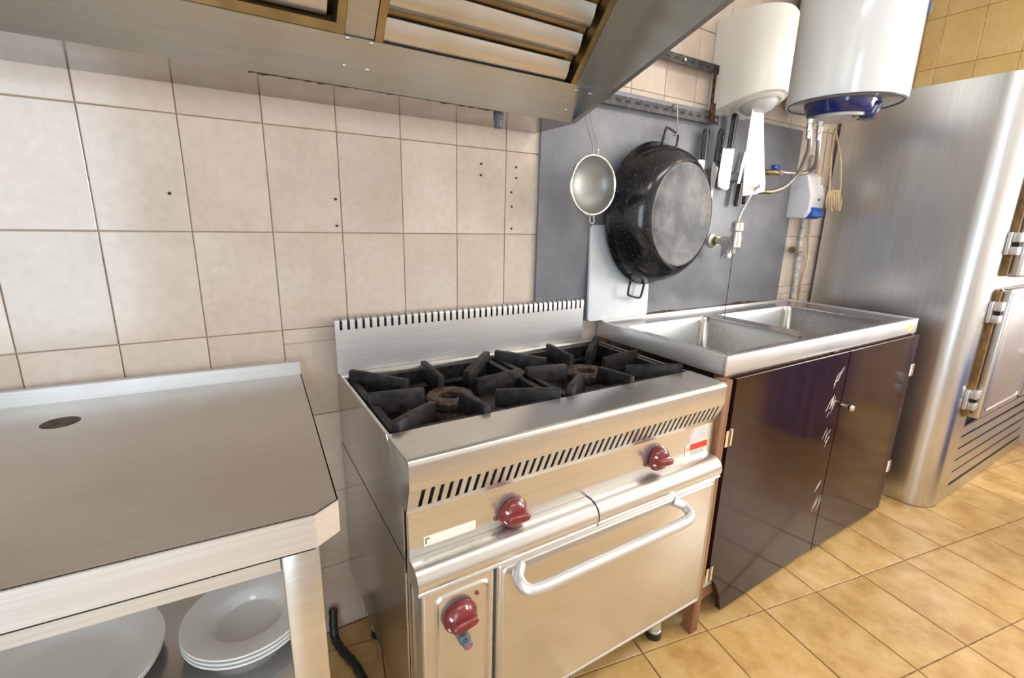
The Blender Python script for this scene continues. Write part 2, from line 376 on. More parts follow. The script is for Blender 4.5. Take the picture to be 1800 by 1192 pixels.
wall_back = struct('wall_back', MB().box(x0, x1+0.1, 0.004, 0.12, 0, z1), 'slab_back', 'cream tiled back wall behind the range and the sink', 'wall')
wall_right = struct('wall_right', MB().box(x1+0.004, x1+0.1, -1.30, 0.004, 0, z1).box(x1+0.004, x1+0.1, y0, -2.75, 0, z1)
                    .box(x1+0.004, x1+0.1, -2.75, -1.30, 0, 0.95).box(x1+0.004, x1+0.1, -2.75, -1.30, 2.15, z1),
                    'slab_side', 'tiled right wall with the window outside the view', 'wall')
wall_left = struct('wall_left', MB().box(x0-0.1, x0, y0, 0.12, 0, z1), 'paint_ceiling', 'white painted left wall outside the view', 'wall')
wall_front = struct('wall_front', MB().box(x0-0.1, -1.25, y0-0.1, y0, 0, z1).box(-0.25, x1+0.1, y0-0.1, y0, 0, z1).box(-1.25, -0.25, y0-0.1, y0, 2.15, z1),
                    'paint_ceiling', 'white painted wall behind the camera', 'wall')
ceiling = struct('ceiling', MB().box(x0-0.1, x1+0.1, y0-0.1, 0.12, z1, z1+0.1), 'paint_ceiling', 'plain white painted ceiling', 'ceiling')
floor = struct('floor', MB().box(x0-0.1, x1+0.1, y0-0.1, 0.12, -0.12, -0.003), 'grout', 'floor of rectangular ochre tiles laid askew', 'floor')

# ---- back wall tiles, one by one
ZL = [0.0, 0.235, 0.485, 0.735, 0.985, 1.235, 1.485, 1.735, 1.985, 2.235, 2.485, z1]
PX0, PX1, PZ0, PZ1 = 1.12, 2.595, 0.90, 1.715      # the grey panel covers this
for i in range(-4, 18):
    xa, xb = i*TW, (i+1)*TW
    for a, b in zip(ZL[:-1], ZL[1:]):
        if a > 1.5 and xb < 1.12: continue                      # behind the hood
        if b < 0.74 and xa > 1.45 and xb < 2.6: continue        # behind the sink cabinet
        if xa >= PX0 and xb <= PX1 and a >= PZ0 and b <= PZ1: continue
        pieces = [(xa, xb, a, b)]
        if i >= 2 and abs(b-0.985) < 1e-6: pieces = [(xa, xb, 0.735, 0.947), (xa, xb, 0.947, 0.985)]
        for (p, q, r, s) in pieces:
            w, h = q-p-J, s-r-J
            put_tile('wall_tile', wall_back, tile_mesh(w, h, 'wall_tile'), ((p+q)/2, random.uniform(-0.0005, 0.0005), (r+s)/2))
# old screw holes in the tiles
for (x, y) in [(590,350),(592.5,397),(846,288),(845.5,308),(907.5,294),(907.5,313),(899,338),(899.5,363),(899,402),(298,340)]:
    p = onY(x, y, -0.001); h = MB().lathe([(0.0,-0.0012),(0.0034,-0.0012),(0.0038,0.003)], p, 'Y', 10)
    build('wall_plug', h, 'rust', wall_back, smooth=True)
# ---- boxed-in tiled projection above the refrigerator
BX = 3.65
bulk = struct('wall_bulkhead', MB().box(BX+0.004, x1, -0.80, 0.003, 1.93, z1), 'slab_yellow', 'yellowish tiled wall projection above the refrigerator', 'wall')
for k in range(6):
    ya, yb = -(k+1)*TW+0.084, -k*TW+0.084
    yb = min(yb, 0.0); ya = max(ya, -0.80)
    for a, b in zip([1.931, 2.138, 2.388, 2.638], [2.138, 2.388, 2.638, z1]):
        put_tile('wall_tile', bulk, tile_mesh(yb-ya-J, b-a-J, 'tile_yellow', 'X'), (BX, (ya+yb)/2, (a+b)/2))
# ---- floor tiles, 25 x 33 cm, laid ten degrees askew to the wall
FT = R(-10.5); FO = Vector((1.1939, -0.5548, 0)); FU = Vector((math.cos(FT), math.sin(FT), 0)); FV = Vector((math.sin(FT), -math.cos(FT), 0))
ftm = tile_mesh(0.2492-0.004, 0.3262-0.004, 'floor_tile', 'Z', 0.004, 0.0012)
def clip(poly, inside, cut):
    out = []
    for a, b in zip(poly, poly[1:]+poly[:1]):
        if inside(a): out.append(a)
        if inside(a) != inside(b): out.append(cut(a, b))
    return out
def cut_at(axis, v):
    def f(a, b): t = (v-a[axis])/(b[axis]-a[axis]); return a.lerp(b, t)
    return f
for i in range(-8, 14):
    for j in range(-4, 7):
        c = FO + FU*(0.2492*(i+0.5)) + FV*(0.3262*(j+0.5))
        if not (-0.75 < c.x < x1+0.15 and -2.3 < c.y < 0.17): continue
        h, k = 0.2492/2-0.002, 0.3262/2-0.002
        q = [c-FU*h-FV*k, c+FU*h-FV*k, c+FU*h+FV*k, c-FU*h+FV*k]
        if all(p.y < -0.001 and p.x < x1-0.001 for p in q):
            put_tile('floor_tile', floor, ftm, (c.x, c.y, random.uniform(-0.0004, 0.0004)), FT); continue
        q = clip(q, lambda p: p.y < -0.001, cut_at(1, -0.001))
        if len(q) > 2: q = clip(q, lambda p: p.x < x1-0.001, cut_at(0, x1-0.001))
        if len(q) > 2: build('floor_tile', MB().prism([(p.x, p.y) for p in q], 'Z', -0.004, 0.0), 'floor_tile', floor)
# ---- window in the right wall, glazed door behind on the left (both out of the picture, they let the daylight in)
def glazed(name, label, cat, axis, p, a0, a1, c0, c1, bars):
    mb = MB(); t = 0.05
    def bx(u0, u1, w0, w1, d0=-0.03, d1=0.03):
        if axis == 'X': mb.box(p+d0, p+d1, u0, u1, w0, w1)
        else: mb.box(u0, u1, p+d0, p+d1, w0, w1)
    bx(a0, a0+t, c0, c1); bx(a1-t, a1, c0, c1); bx(a0+t, a1-t, c0, c0+t); bx(a0+t, a1-t, c1-t, c1)
    for b in bars: bx(b-0.02, b+0.02, c0+t, c1-t)
    o = struct(name, mb, 'frame_white', label, cat)
    g = MB()
    if axis == 'X': g.box(p-0.003, p+0.003, a0+t, a1-t, c0+t, c1-t)
    else: g.box(a0+t, a1-t, p-0.003, p+0.003, c0+t, c1-t)
    build('pane', g, 'glass', o)
glazed('window_1', 'white framed window in the right wall', 'window', 'X', x1+0.055, -2.75, -1.30, 0.95, 2.15, [-2.02])
glazed('door_1', 'white framed glazed door behind the camera', 'door', 'Y', y0-0.05, -1.25, -0.25, 0.0, 2.15, [])
# ---- ceiling lights (out of the picture; the flat pair is added for fill)
for k, (lx, ly) in enumerate([(0.55, -1.75), (2.35, -1.75)]):
    t = thing('fill_ceiling_light', ['flat white ceiling light added as fill over the range side', 'flat white ceiling light added as fill over the sink side'][k], 'lamp', (lx, ly, z1-0.09), 'added ceiling lights')
    build('housing', MB().box(lx-0.62, lx+0.62, ly-0.17, ly+0.17, z1-0.05, z1), 'frame_white', t, bevel=0.006)
    build('diffuser', MB().box(lx-0.60, lx+0.60, ly-0.15, ly+0.15, z1-0.062, z1-0.0505), 'fill_diffuser', t)
t = thing('ceiling_bulb', 'warm round bulb lamp on the ceiling near the refrigerator', 'lamp', (3.18, -1.12, z1-0.16))
build('socket', MB().lathe([(0.0,0.16),(0.05,0.16),(0.05,0.13),(0.022,0.11),(0.022,0.06),(0,0.06)], (3.18,-1.12,z1-0.16), n=20), 'white_plastic', t, smooth=True)
build('bulb', MB().lathe([(0,-0.12),(0.06,-0.10),(0.095,-0.06),(0.10,-0.02),(0.085,0.03),(0.045,0.062),(0.02,0.07),(0,0.07)], (3.18,-1.12,z1-0.16), n=24), 'bulb_warm', t, smooth=True)

# ================================================================== grey panel on the wall
o = build('splash_panel', MB().box(PX0, PX1, -0.012, -0.0015, 0.925, PZ1), 'panel', bevel=0.001)
tag(o, 'scuffed grey-blue sheet panel on the wall above the sink', 'panel')
for (a, b, c) in ((1.66, 1.84, 0.935), (2.12, 2.44, 0.936)):
    n_ = 14; top = [(a+(b-a)*k/n_, 0.926+(c-0.926)*(0.35+0.65*random.random())*math.sin(math.pi*(k+0.3)/(n_+0.6))) for k in range(n_+1)]
    build('rust_streak', MB().prism([(a,0.925)]+top+[(b,0.925)], 'Y', -0.0128, -0.0121), 'rust', o)

# ================================================================== extractor hood
HX0, HX1 = -0.95, 1.10; SL = R(47.5); cs, sn = math.cos(SL), math.sin(SL)
HY, HZ = -0.205, 1.545
def hp(s, n): return (HY - cs*s - sn*n, HZ + sn*s - cs*n)        # along the slope, out towards the cook
hood = thing('range_hood', 'greasy stainless steel extractor hood with baffle filters over the range', 'hood', (0.1, -0.5, HZ))
FYf, FZf = -0.95, 1.545+0.31*(0.95-0.19)
build('gutter_underside', MB().box(HX0, HX1, HY, -0.002, HZ, HZ+0.003), 'hood_under', hood)
build('gutter_lip', MB().prism([hp(0,0), hp(0.101,0), hp(0.101,-0.003), hp(0.002,-0.003)], 'X', HX0, HX1), 'steel_hood', hood)
build('back_sheet', MB().box(HX0, HX1, -0.005, -0.002, HZ+0.003, 2.38), 'steel_hood', hood)
poly = [(-0.002,HZ), (HY,HZ), (FYf,FZf), (FYf,2.38), (-0.002,2.38)]
for xx in (HX0-0.002, HX1):
    e = build('end_panel', MB().prism(poly, 'X', xx, xx+0.002), 'steel_hood', hood)
    ins = xx-0.014 if xx > 0 else xx+0.002
    # folded lip along the rising lower edge
    build('folded_edge', MB().prism([(HY,HZ), (FYf,FZf), (FYf,FZf+0.004), (HY,HZ+0.004)], 'X', ins, ins+0.014), 'steel_hood', e)
build('front_panel', MB().box(HX0, HX1, FYf-0.002, FYf, FZf-0.01, 2.38), 'steel_hood', hood)
build('top_panel', MB().box(HX0, HX1, FYf, -0.002, 2.38, 2.383), 'steel_hood', hood)
SF = 0.64
build('end_flange', MB().prism([hp(0.1,-0.004), hp(SF,-0.004), hp(SF,-0.008), hp(0.1,-0.008)], 'X', 1.046, HX1), 'steel_hood', hood)
build('divider_plate', MB().prism([hp(0.1,-0.006), hp(SF,-0.006), hp(SF,-0.010), hp(0.1,-0.010)], 'X', 0.4695, 0.5265), 'steel_hood', hood)
build('divider_plate', MB().prism([hp(0.1,-0.006), hp(SF,-0.006), hp(SF,-0.010), hp(0.1,-0.010)], 'X', -0.108, -0.051), 'steel_hood', hood)
build('end_flange', MB().prism([hp(0.1,-0.004), hp(SF,-0.004), hp(SF,-0.008), hp(0.1,-0.008)], 'X', HX0, -0.627), 'steel_hood', hood)
build('top_flange', MB().prism([hp(SF,-0.004), hp(SF+0.1,-0.004), hp(SF+0.1,-0.008), hp(SF,-0.008)], 'X', HX0, HX1), 'steel_hood', hood)
def bar_mesh(xa, xb, s0, n0):
    r, w = 0.0135, 0.050; pts = [(s0+w, n0-0.011), (s0+0.030, n0-0.0025)]
    for k in range(0, 9):
        a = R(75 + k*22); pts.append((s0+r+r*math.cos(a), n0-r+r*math.sin(a)))
    pts += [(s0+0.016, n0-0.024), (s0+w, n0-0.015)]
    return MB().prism([hp(*p) for p in pts], 'X', xa, xb)
for (fa, fb, s_first) in [(0.528, 1.044, 0.094), (-0.050, 0.468, 0.122), (-0.626, -0.110, 0.122)]:
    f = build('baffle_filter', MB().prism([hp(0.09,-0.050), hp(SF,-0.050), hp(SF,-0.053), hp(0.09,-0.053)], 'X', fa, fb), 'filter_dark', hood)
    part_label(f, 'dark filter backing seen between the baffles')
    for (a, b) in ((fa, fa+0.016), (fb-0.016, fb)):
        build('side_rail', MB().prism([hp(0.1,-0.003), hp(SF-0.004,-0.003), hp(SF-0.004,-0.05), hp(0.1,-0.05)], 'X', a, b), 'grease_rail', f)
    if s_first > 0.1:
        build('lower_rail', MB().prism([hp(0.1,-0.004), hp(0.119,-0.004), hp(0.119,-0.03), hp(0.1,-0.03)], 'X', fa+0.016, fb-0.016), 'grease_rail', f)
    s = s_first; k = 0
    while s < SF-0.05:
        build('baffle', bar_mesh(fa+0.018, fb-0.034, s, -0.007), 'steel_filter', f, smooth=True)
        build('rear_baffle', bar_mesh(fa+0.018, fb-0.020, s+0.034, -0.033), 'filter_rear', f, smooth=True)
        s += 0.0655; k += 1
for (x, y) in [(610.3,66.8),(652,76.3),(604.8,115),(644.7,122.8),(1012.4,158.5),(1036,165),(994.8,193)]:
    d = ray(x, y); nrm = Vector((0, -sn, -cs)); t_ = (Vector((0,HY,HZ))-CAM).dot(nrm)/d.dot(nrm); p = CAM+d*t_
    mb = MB(); u = Vector((1,0,0)); w = Vector((0,-cs,sn)); vs = []; n = 12
    for r, h in [(0.0045,0.0),(0.0042,0.0015),(0.0028,0.0028)]:
        vs += [p + (u*math.cos(2*math.pi*k/n)+w*math.sin(2*math.pi*k/n))*r + nrm*h for k in range(n)]
    vs.append(p+nrm*0.0032)
    fs = [(i*n+k, i*n+(k+1) % n, (i+1)*n+(k+1) % n, (i+1)*n+k) for i in range(2) for k in range(n)] + [(2*n+k, 2*n+(k+1) % n, 3*n) for k in range(n)]
    build('rivet', mb.add(vs, fs), 'chrome', hood, smooth=True)
xs_ = [0.30+0.012*k for k in range(48)]
build('rust_edge', MB().prism([(x_, HY+0.0005) for x_ in xs_]+[(x_, HY+0.003+0.016*random.random()**2.2) for x_ in xs_[::-1]], 'Z', HZ-0.0006, HZ-0.0001), 'rust', hood)
dp = onZ(876, 203, HZ)
build('drain_plug', MB().lathe([(0.0135,0.0),(0.0135,-0.010),(0.0115,-0.012),(0.0115,-0.030),(0.008,-0.032),(0,-0.032)], dp, n=20), 'grey_button', hood, smooth=True)

# ================================================================== steel work table with plates underneath
TBL = thing('work_table', 'stainless steel work table with low upstand and cut corner left of the range', 'table', (0.362, -0.060, 0.0), local=True, rz=R(-3.5))
L, D, ZT = 0.95, 0.655, 0.880
def chamfer(L, D, c): return [(-L,0), (0,0), (0,-D+c*0.72), (-c,-D), (-L,-D)]
build('table_top', MB().prism(chamfer(L, D, 0.034), 'Z', ZT-0.002, ZT), 'steel_table', TBL)
lip = MB(); cc = chamfer(L, D, 0.034)
for (a, b) in ((1,2),(2,3),(3,4)):
    pa, pb = Vector((*cc[a],0)), Vector((*cc[b],0)); nn = (pb-pa).cross(Vector((0,0,1))).normalized()*0.002
    pa2, pb2 = pa+nn, pb+nn
    lip.prism([(pa.x,pa.y),(pb.x,pb.y),(pb2.x,pb2.y),(pa2.x,pa2.y)], 'Z', ZT-0.052, ZT)
build('edge_lip', lip, 'steel', TBL)
build('lip_shade_line', MB().box(-L, -0.036, -D+0.0005, -D+0.0275, ZT-0.0545, ZT-0.0522), 'dark', TBL)  # dark strip standing in for the shade line below the lip
build('upstand', MB().box(-L, 0, -0.003, 0.0, ZT, ZT+0.034).box(-L, 0, -0.003, 0.012, ZT+0.033, ZT+0.0345), 'steel', TBL)
ell = MB().lathe([(0,0.0002),(0.026,0.0002),(0.03,0.0)], (-0.435,-0.135,ZT), n=28)
part_label(build('hole_stain', ell, 'burner', TBL, smooth=True), 'dark round mark on the steel top')
build('apron', MB().box(-L+0.05, -0.082, -D+0.028, -D+0.030, ZT-0.094, ZT-0.004), 'steel', TBL)
for (lx, ly) in ((-0.08,-D+0.022), (-L+0.03,-D+0.022), (-0.08,-0.065), (-L+0.03,-0.065)):
    build('leg', MB().box(lx, lx+0.050, ly, ly+0.045, 0.03, ZT-0.053), 'steel_range', TBL, bevel=0.003)
    build('foot', MB().lathe([(0.016,0.0),(0.02,0.004),(0.018,0.03),(0,0.03)], (lx+0.025, ly+0.022, 0.0), n=16), 'rubber', TBL, smooth=True)
ZS = 0.405
build('undershelf', MB().box(-L+0.02, -0.028, -D+0.035, -0.035, ZS-0.03, ZS), 'steel_side', TBL, bevel=0.003)
def plate(name, label, c, prof, group):
    o = build(name, MB().lathe(prof, (0,0,0), n=64), 'porcelain', smooth=True); o.location = c
    return tag(o, label, 'plate', group)
def plate_prof(Rm, well, depth, t=0.004):
    return [(0,0.002),(well*0.55,0.002),(well*0.60,0.0),(well*0.66,0.0),(well*0.70,0.003),(well,depth-0.006),(Rm-0.004,depth-0.002),(Rm,depth+0.001),(Rm-0.001,depth+0.004),
            (well+0.003,depth-0.001),(well-0.008,depth-0.008),(well*0.78,0.009),(well*0.68,0.0065),(0,0.006)]
pr_ = plate_prof(0.122, 0.076, 0.034)
sc = Vector((0.186, -0.338, 0))
for k, (dx, dy) in enumerate([(0,0),(0,0),(0,0)]):
    plate('soup_plate', ['bottom white soup plate of the right stack under the table', 'middle white soup plate of the right stack under the table', 'topmost white soup plate of the right stack under the table'][k],
          (sc.x+dx, sc.y+dy, ZS+0.0005+k*0.0095), pr_, 'soup plates on the undershelf')
pd = plate_prof(0.165, 0.118, 0.022)
for k in range(2):
    plate('serving_plate', ['lower large white plate of the left stack under the table', 'upper large white plate of the left stack under the table'][k],
          (-0.130+0.003*k, -0.290, ZS+0.0005+k*0.0095), pd, 'large plates on the undershelf')

# ================================================================== gas range
RX0, RX1 = 0.462, 1.372; RTOP = 0.857
rng = thing('gas_range', 'two burner stainless steel gas range with oven and oxblood knobs', 'stove', (0.917, -0.3, 0.0))
build('body', MB().box(RX0+0.004, RX1-0.026, -0.555, -0.012, 0.205, 0.738), 'steel_side', rng)
part_label(build('base', MB().box(RX0+0.02, RX1-0.04, -0.56, -0.03, 0.165, 0.205), 'rust', rng), 'dark soiled base frame')
for xx in (RX0, RX1-0.027):
    # two sheets with a diagonal seam, as folded steel
    sp = build('side_panel', MB().prism([(-0.012,0.205),(-0.012,RTOP-0.003),(-0.462,RTOP-0.003),(-0.553,0.745),(-0.553,0.205)], 'X', xx-0.001, xx+0.003), 'steel_side', rng)
    if xx == RX0:
        build('seam', MB().prism([(-0.012,0.640),(-0.012,0.643),(-0.553,0.627),(-0.553,0.624)], 'X', xx-0.0014, xx-0.0009), 'dark', sp)
# hob: frame ledges and the sunken sooty tray
build('hob_ledge', MB().box(RX0, RX1, -0.060, -0.012, RTOP-0.05, RTOP), 'steel_range', rng, bevel=0.002)
build('hob_rim', MB().box(RX0, RX0+0.006, -0.470, -0.060, RTOP-0.06, RTOP-0.002), 'steel_range', rng)
build('hob_rim', MB().box(RX1-0.006, RX1, -0.470, -0.060, RTOP-0.06, RTOP-0.002), 'steel_range', rng)
part_label(build('hob_tray', MB().box(RX0+0.006, RX1-0.006, -0.470, -0.060, RTOP-0.085, RTOP-0.068), 'soot', rng), 'black soot-covered tray under the grates')
# front nose
nose = [(-0.468,RTOP-0.004),(-0.468,RTOP)]
for k in range(6):
    a = R(90+18*k); nose.append((-0.581+0.012*math.cos(a), RTOP-0.012+0.012*math.sin(a)))
nose += [(-0.593,0.796),(-0.589,0.796),(-0.589,RTOP-0.012),(-0.58,RTOP-0.004)]
build('front_nose', MB().prism(nose, 'X', RX0, RX1), 'steel_range', rng, smooth=True)
for xx in (RX0, RX1-0.003):
    build('nose_cheek', MB().prism([(-0.468,RTOP-0.004),(-0.589,RTOP-0.006),(-0.590,0.796),(-0.571,0.738),(-0.556,0.745)], 'X', xx, xx+0.003), 'steel_side', rng)
# slotted vent strip, slanting back under the nose
vs = build('vent_strip', MB().prism([(-0.592,0.797),(-0.590,0.7915),(-0.587,0.7915),(-0.589,0.797)], 'X', RX0, RX1)
           .prism([(-0.5762,0.749),(-0.572,0.737),(-0.569,0.737),(-0.5732,0.749)], 'X', RX0, RX1), 'steel_range', rng)
NS = 46; pitch = (RX1-RX0-0.03)/NS
for k in range(NS+1):
    xa = RX0 + 0.0 if k == 0 else RX0+0.015+pitch*(k-0.5)+0.004
    xb = RX1 if k == NS else RX0+0.015+pitch*(k+0.5)-0.004
    sl = 0.004; a, b = (-0.590,0.7915), (-0.5762,0.749); th = 0.003
    mb = MB(); la = 0 if k == 0 else sl; lb = 0 if k == NS else sl
    mb.add([(xa+la,*a),(xb+lb,*a),(xb,*b),(xa,*b),(xa+la,a[0]+th,a[1]),(xb+lb,a[0]+th,a[1]),(xb,b[0]+th,b[1]),(xa,b[0]+th,b[1])],
           [(0,1,2,3),(7,6,5,4),(0,4,5,1),(1,5,6,2),(2,6,7,3),(3,7,4,0)])
    build('slat', mb, 'steel_range', vs)
build('vent_back', MB().prism([(-0.578,0.797),(-0.562,0.74),(-0.560,0.74),(-0.576,0.797)], 'X', RX0+0.004, RX1-0.004), 'dark', vs)
# control fascia
fas = build('control_panel', MB().box(RX0+0.003, RX1-0.003, -0.572, -0.560, 0.640, 0.738), 'steel_range', rng)
badge = build('badge', MB().box(0.494, 0.607, -0.5735, -0.572, 0.656, 0.677), 'label_cream', fas, bevel=0.0006)
part_label(badge, 'worn cream nameplate')
build('badge_mark', MB().box(0.4975, 0.4995, -0.5742, -0.5735, 0.6615, 0.6735).box(0.4995, 0.506, -0.5742, -0.5735, 0.6718, 0.6735), 'dark', badge)
build('sticker', MB().prism([(1.270,0.668),(1.346,0.668),(1.346,0.733),(1.285,0.733),(1.276,0.728),(1.270,0.718)], 'Y', -0.5726, -0.572), 'label_grey', fas)
st2 = build('label', MB().box(1.253, 1.346, -0.5732, -0.5726, 0.652, 0.689), 'label_cream', fas)
build('label_block', MB().box(1.272, 1.345, -0.5737, -0.5732, 0.668, 0.687), 'mark_red', st2)
for k in range(3): build('label_line', MB().box(1.275, 1.335, -0.5736, -0.5732, 0.6545+k*0.0042, 0.6557+k*0.0042), 'grey_button', st2)
build('label_mark', MB().torus((1.2615,-0.5734,0.6735), 0.0045, 0.001, 'Y', 16, 6), 'mark_red', st2)
def knob(x, z, yb, parent, turn=0.0, rad=0.031):
    c = Vector((x, yb, z))
    prof = [(0,-0.004),(rad*0.82,-0.004),(rad,-0.009),(rad*0.99,-0.013),(rad*0.86,-0.021),(rad*0.70,-0.027),(rad*0.50,-0.030),(0,-0.031)]
    kb = build('knob', MB().lathe(prof, c, 'Y', 40), 'knob_red', parent, smooth=True)
    gp = MB(); ca, sa = math.cos(turn), math.sin(turn)
    prof2 = []
    nseg = 14
    for lay, (hw, hl, yy) in enumerate([(0.0125, 0.030, -0.012), (0.0115, 0.0295, -0.030), (0.0095, 0.027, -0.038), (0.006, 0.022, -0.041)]):
        ring = []
        for q in range(nseg):
            a = 2*math.pi*q/nseg; u, w = hl*math.copysign(abs(math.cos(a))**0.6, math.cos(a)), hw*math.copysign(abs(math.sin(a))**0.6, math.sin(a))
            ring.append((x+u*ca-w*sa, yb+yy, z+u*sa+w*ca))
        prof2.append(ring)
    vs_ = sum(prof2, []); fs_ = [(i*nseg+q, i*nseg+(q+1) % nseg, (i+1)*nseg+(q+1) % nseg, (i+1)*nseg+q) for i in range(3) for q in range(nseg)]
    fs_ += [tuple(range(3*nseg, 4*nseg)), tuple(range(nseg-1, -1, -1))]
    build('grip', gp.add(vs_, fs_), 'knob_red', kb, smooth=True)
    for an in (75, 150, 195):
        aa = R(an); build('dial_mark', MB().lathe([(0,-0.0262),(0.0026,-0.0258),(0.0034,-0.020)], (x+rad*0.80*math.cos(aa), yb, z+rad*0.80*math.sin(aa)), 'Y', 8), 'mark_white', kb, smooth=True)
    build('spindle', MB().lathe([(0.010,0.0),(0.010,-0.006)], c, 'Y', 16), 'dark', kb)
    return kb
knob(0.693, 0.672, -0.572, fas, R(-5), 0.034); knob(1.136, 0.685, -0.572, fas, R(-8), 0.034)
for (x, z) in ((0.654, 0.664), (1.098, 0.672)):
    build('pilot_dot', MB().lathe([(0.0045,0.0),(0.0042,-0.003),(0.0025,-0.0045),(0,-0.005)], (x,-0.572,z), 'Y', 14), 'knob_red', fas, smooth=True)
# rolled trim between fascia and oven, in two lengths
def trim_poly(dz=0.0):
    pts = [(-0.560,0.641+dz)]
    for k in range(9):
        a = R(90+k*15); pts.append((-0.586+0.036*math.cos(a), 0.608+dz+0.034*math.sin(a)))
    return pts + [(-0.622,0.590+dz), (-0.560,0.590+dz)]
build('rolled_trim', MB().prism(trim_poly(-0.002), 'X', RX0+0.002, 0.903), 'steel_range', rng, smooth=True)
build('rolled_trim', MB().prism(trim_poly(0.0), 'X', 0.907, RX1-0.012), 'steel_range', rng, smooth=True)
# thermostat panel at the lower left
tp = build('thermostat_panel', MB().box(RX0+0.008, 0.628, -0.620, -0.556, 0.175, 0.592), 'steel_range', rng, bevel=0.008, seg=3)
def rrect(xa, xb, za, zb, r, n=5):
    out = []
    for (cx, cz, a0) in ((xb-r,zb-r,0),(xa+r,zb-r,90),(xa+r,za+r,180),(xb-r,za+r,270)):
        out += [(cx+r*math.cos(R(a0+90*k/n)), cz+r*math.sin(R(a0+90*k/n))) for k in range(n+1)]
    return out
def frame_ring(xa, xb, za, zb, r, w, yf, yb_):
    o_, i_ = rrect(xa, xb, za, zb, r), rrect(xa+w, xb-w, za+w, zb-w, max(r-w, 0.002)); n = len(o_); mb = MB()
    m_ = rrect(xa+w/2, xb-w/2, za+w/2, zb-w/2, max(r-w/2, 0.003))
    mb.add([(p[0], yb_, p[1]) for p in o_]+[(p[0], yf, p[1]) for p in m_]+[(p[0], yb_, p[1]) for p in i_],
           [(k, (k+1) % n, n+(k+1) % n, n+k) for k in range(n)]+[(n+k, n+(k+1) % n, 2*n+(k+1) % n, 2*n+k) for k in range(n)])
    return mb
build('pressed_rim', frame_ring(0.494, 0.617, 0.19, 0.574, 0.022, 0.010, -0.6245, -0.6199), 'steel_range', tp, smooth=True)
knob(0.545, 0.517, -0.620, tp, R(5), 0.036)
build('igniter_button', MB().lathe([(0.0125,0.0),(0.0125,-0.018),(0.010,-0.020),(0.010,-0.032),(0.008,-0.034),(0,-0.034)], (0.552,-0.620,0.462), 'Y', 20), 'grey_button', tp, smooth=True)
build('igniter_spark', MB().lathe([(0,-0.0347),(0.004,-0.0345),(0.0042,-0.033)], (0.552,-0.620,0.462), 'Y', 12), 'mark_red', tp)
build('pilot_dot', MB().lathe([(0.0045,0.0),(0.0042,-0.003),(0.0025,-0.0045),(0,-0.005)], (0.586,-0.620,0.547), 'Y', 14), 'knob_red', tp, smooth=True)
# oven door
od = build('oven_door', MB().box(0.636, 1.346, -0.620, -0.557, 0.172, 0.588), 'steel_range', rng, bevel=0.010, seg=3)
build('pressed_rim', frame_ring(0.645, 1.337, 0.182, 0.580, 0.016, 0.009, -0.6228, -0.6199), 'steel_range', od, smooth=True)
hpts = smooth_path([(0.690,-0.618,0.568),(0.672,-0.640,0.560),(0.676,-0.664,0.550),(0.705,-0.672,0.545),(0.80,-0.673,0.545),(1.05,-0.673,0.545),(1.150,-0.672,0.545),(1.182,-0.664,0.550),(1.188,-0.640,0.560),(1.170,-0.618,0.568)], 6)
build('door_handle', MB().tube(hpts, 0.0130, 16), 'steel', od, smooth=True)
# feet
for (fx, fy) in ((1.272,-0.525), (0.52,-0.525), (1.272,-0.08), (0.52,-0.08)):
    ft = build('foot', MB().lathe([(0.020,0.166),(0.020,0.03),(0.022,0.028),(0.022,0.022)], (fx,fy,0), n=20), 'steel', rng, smooth=True)
    build('foot_pad', MB().lathe([(0,0.022),(0.023,0.022),(0.025,0.0),(0,0.0)], (fx,fy,0), n=20), 'rubber', ft, smooth=True)
# back guard with a comb of slots along the rolled top
bg = build('back_guard', MB().box(RX0-0.004, 1.318, -0.032, -0.029, RTOP+0.0005, 0.978), 'steel', rng)
part_label(bg, 'upright steel guard at the back of the hob')
NG = 42; gp_ = (1.318-RX0+0.004-0.012)/NG
arc = [(-0.032,0.978)] + [(-0.020-0.012*math.cos(R(a)), 1.000+0.012*math.sin(R(a))) for a in (0,25,50,75,100,130)]
arc_in = [(-0.029,0.978)] + [(-0.020-0.0095*math.cos(R(a)), 1.000+0.0095*math.sin(R(a))) for a in (0,25,50,75,100,130)]
for k in range(NG+1):
    xa = RX0-0.004 if k == 0 else RX0-0.004+0.006+gp_*(k-0.5)+0.0035
    xb = 1.318 if k == NG else RX0-0.004+0.006+gp_*(k+0.5)-0.0035
    build('comb_tooth', MB().prism(arc+arc_in[::-1], 'X', xa, xb), 'steel', bg, smooth=True)
build('guard_back', MB().box(RX0, 1.314, -0.024, -0.013, RTOP+0.001, 0.998), 'dark', bg)
# burners
for (bx_, by_) in ((0.690, -0.262), (1.145, -0.262)):
    z0_ = RTOP-0.068
    b_ = build('burner', MB().lathe([(0,0.0),(0.066,0.0),(0.064,0.012),(0.046,0.014),(0.044,0.024)], (bx_,by_,z0_), n=36), 'burner', rng, smooth=True)
    build('burner_crown', MB().lathe([(0.060,0.022),(0.063,0.026),(0.063,0.040),(0.058,0.046),(0.034,0.046),(0.030,0.041),(0.030,0.024)], (bx_,by_,z0_), n=40), 'burner', b_, smooth=True)
    for q in range(30):
        a = 2*math.pi*q/30; u = Vector((math.cos(a), math.sin(a), 0)); w = Vector((-u.y, u.x, 0)); c = Vector((bx_,by_,z0_+0.029))+u*0.0633
        build('port', MB().add([c-w*0.0016, c+w*0.0016, c+w*0.0016+Vector((0,0,0.007)), c-w*0.0016+Vector((0,0,0.007)), c-w*0.0016-u*0.002, c+w*0.0016-u*0.002, c+w*0.0016-u*0.002+Vector((0,0,0.007)), c-w*0.0016-u*0.002+Vector((0,0,0.007))],
              [(0,1,2,3),(7,6,5,4),(0,4,5,1),(1,5,6,2),(2,6,7,3),(3,7,4,0)]), 'dark', b_)
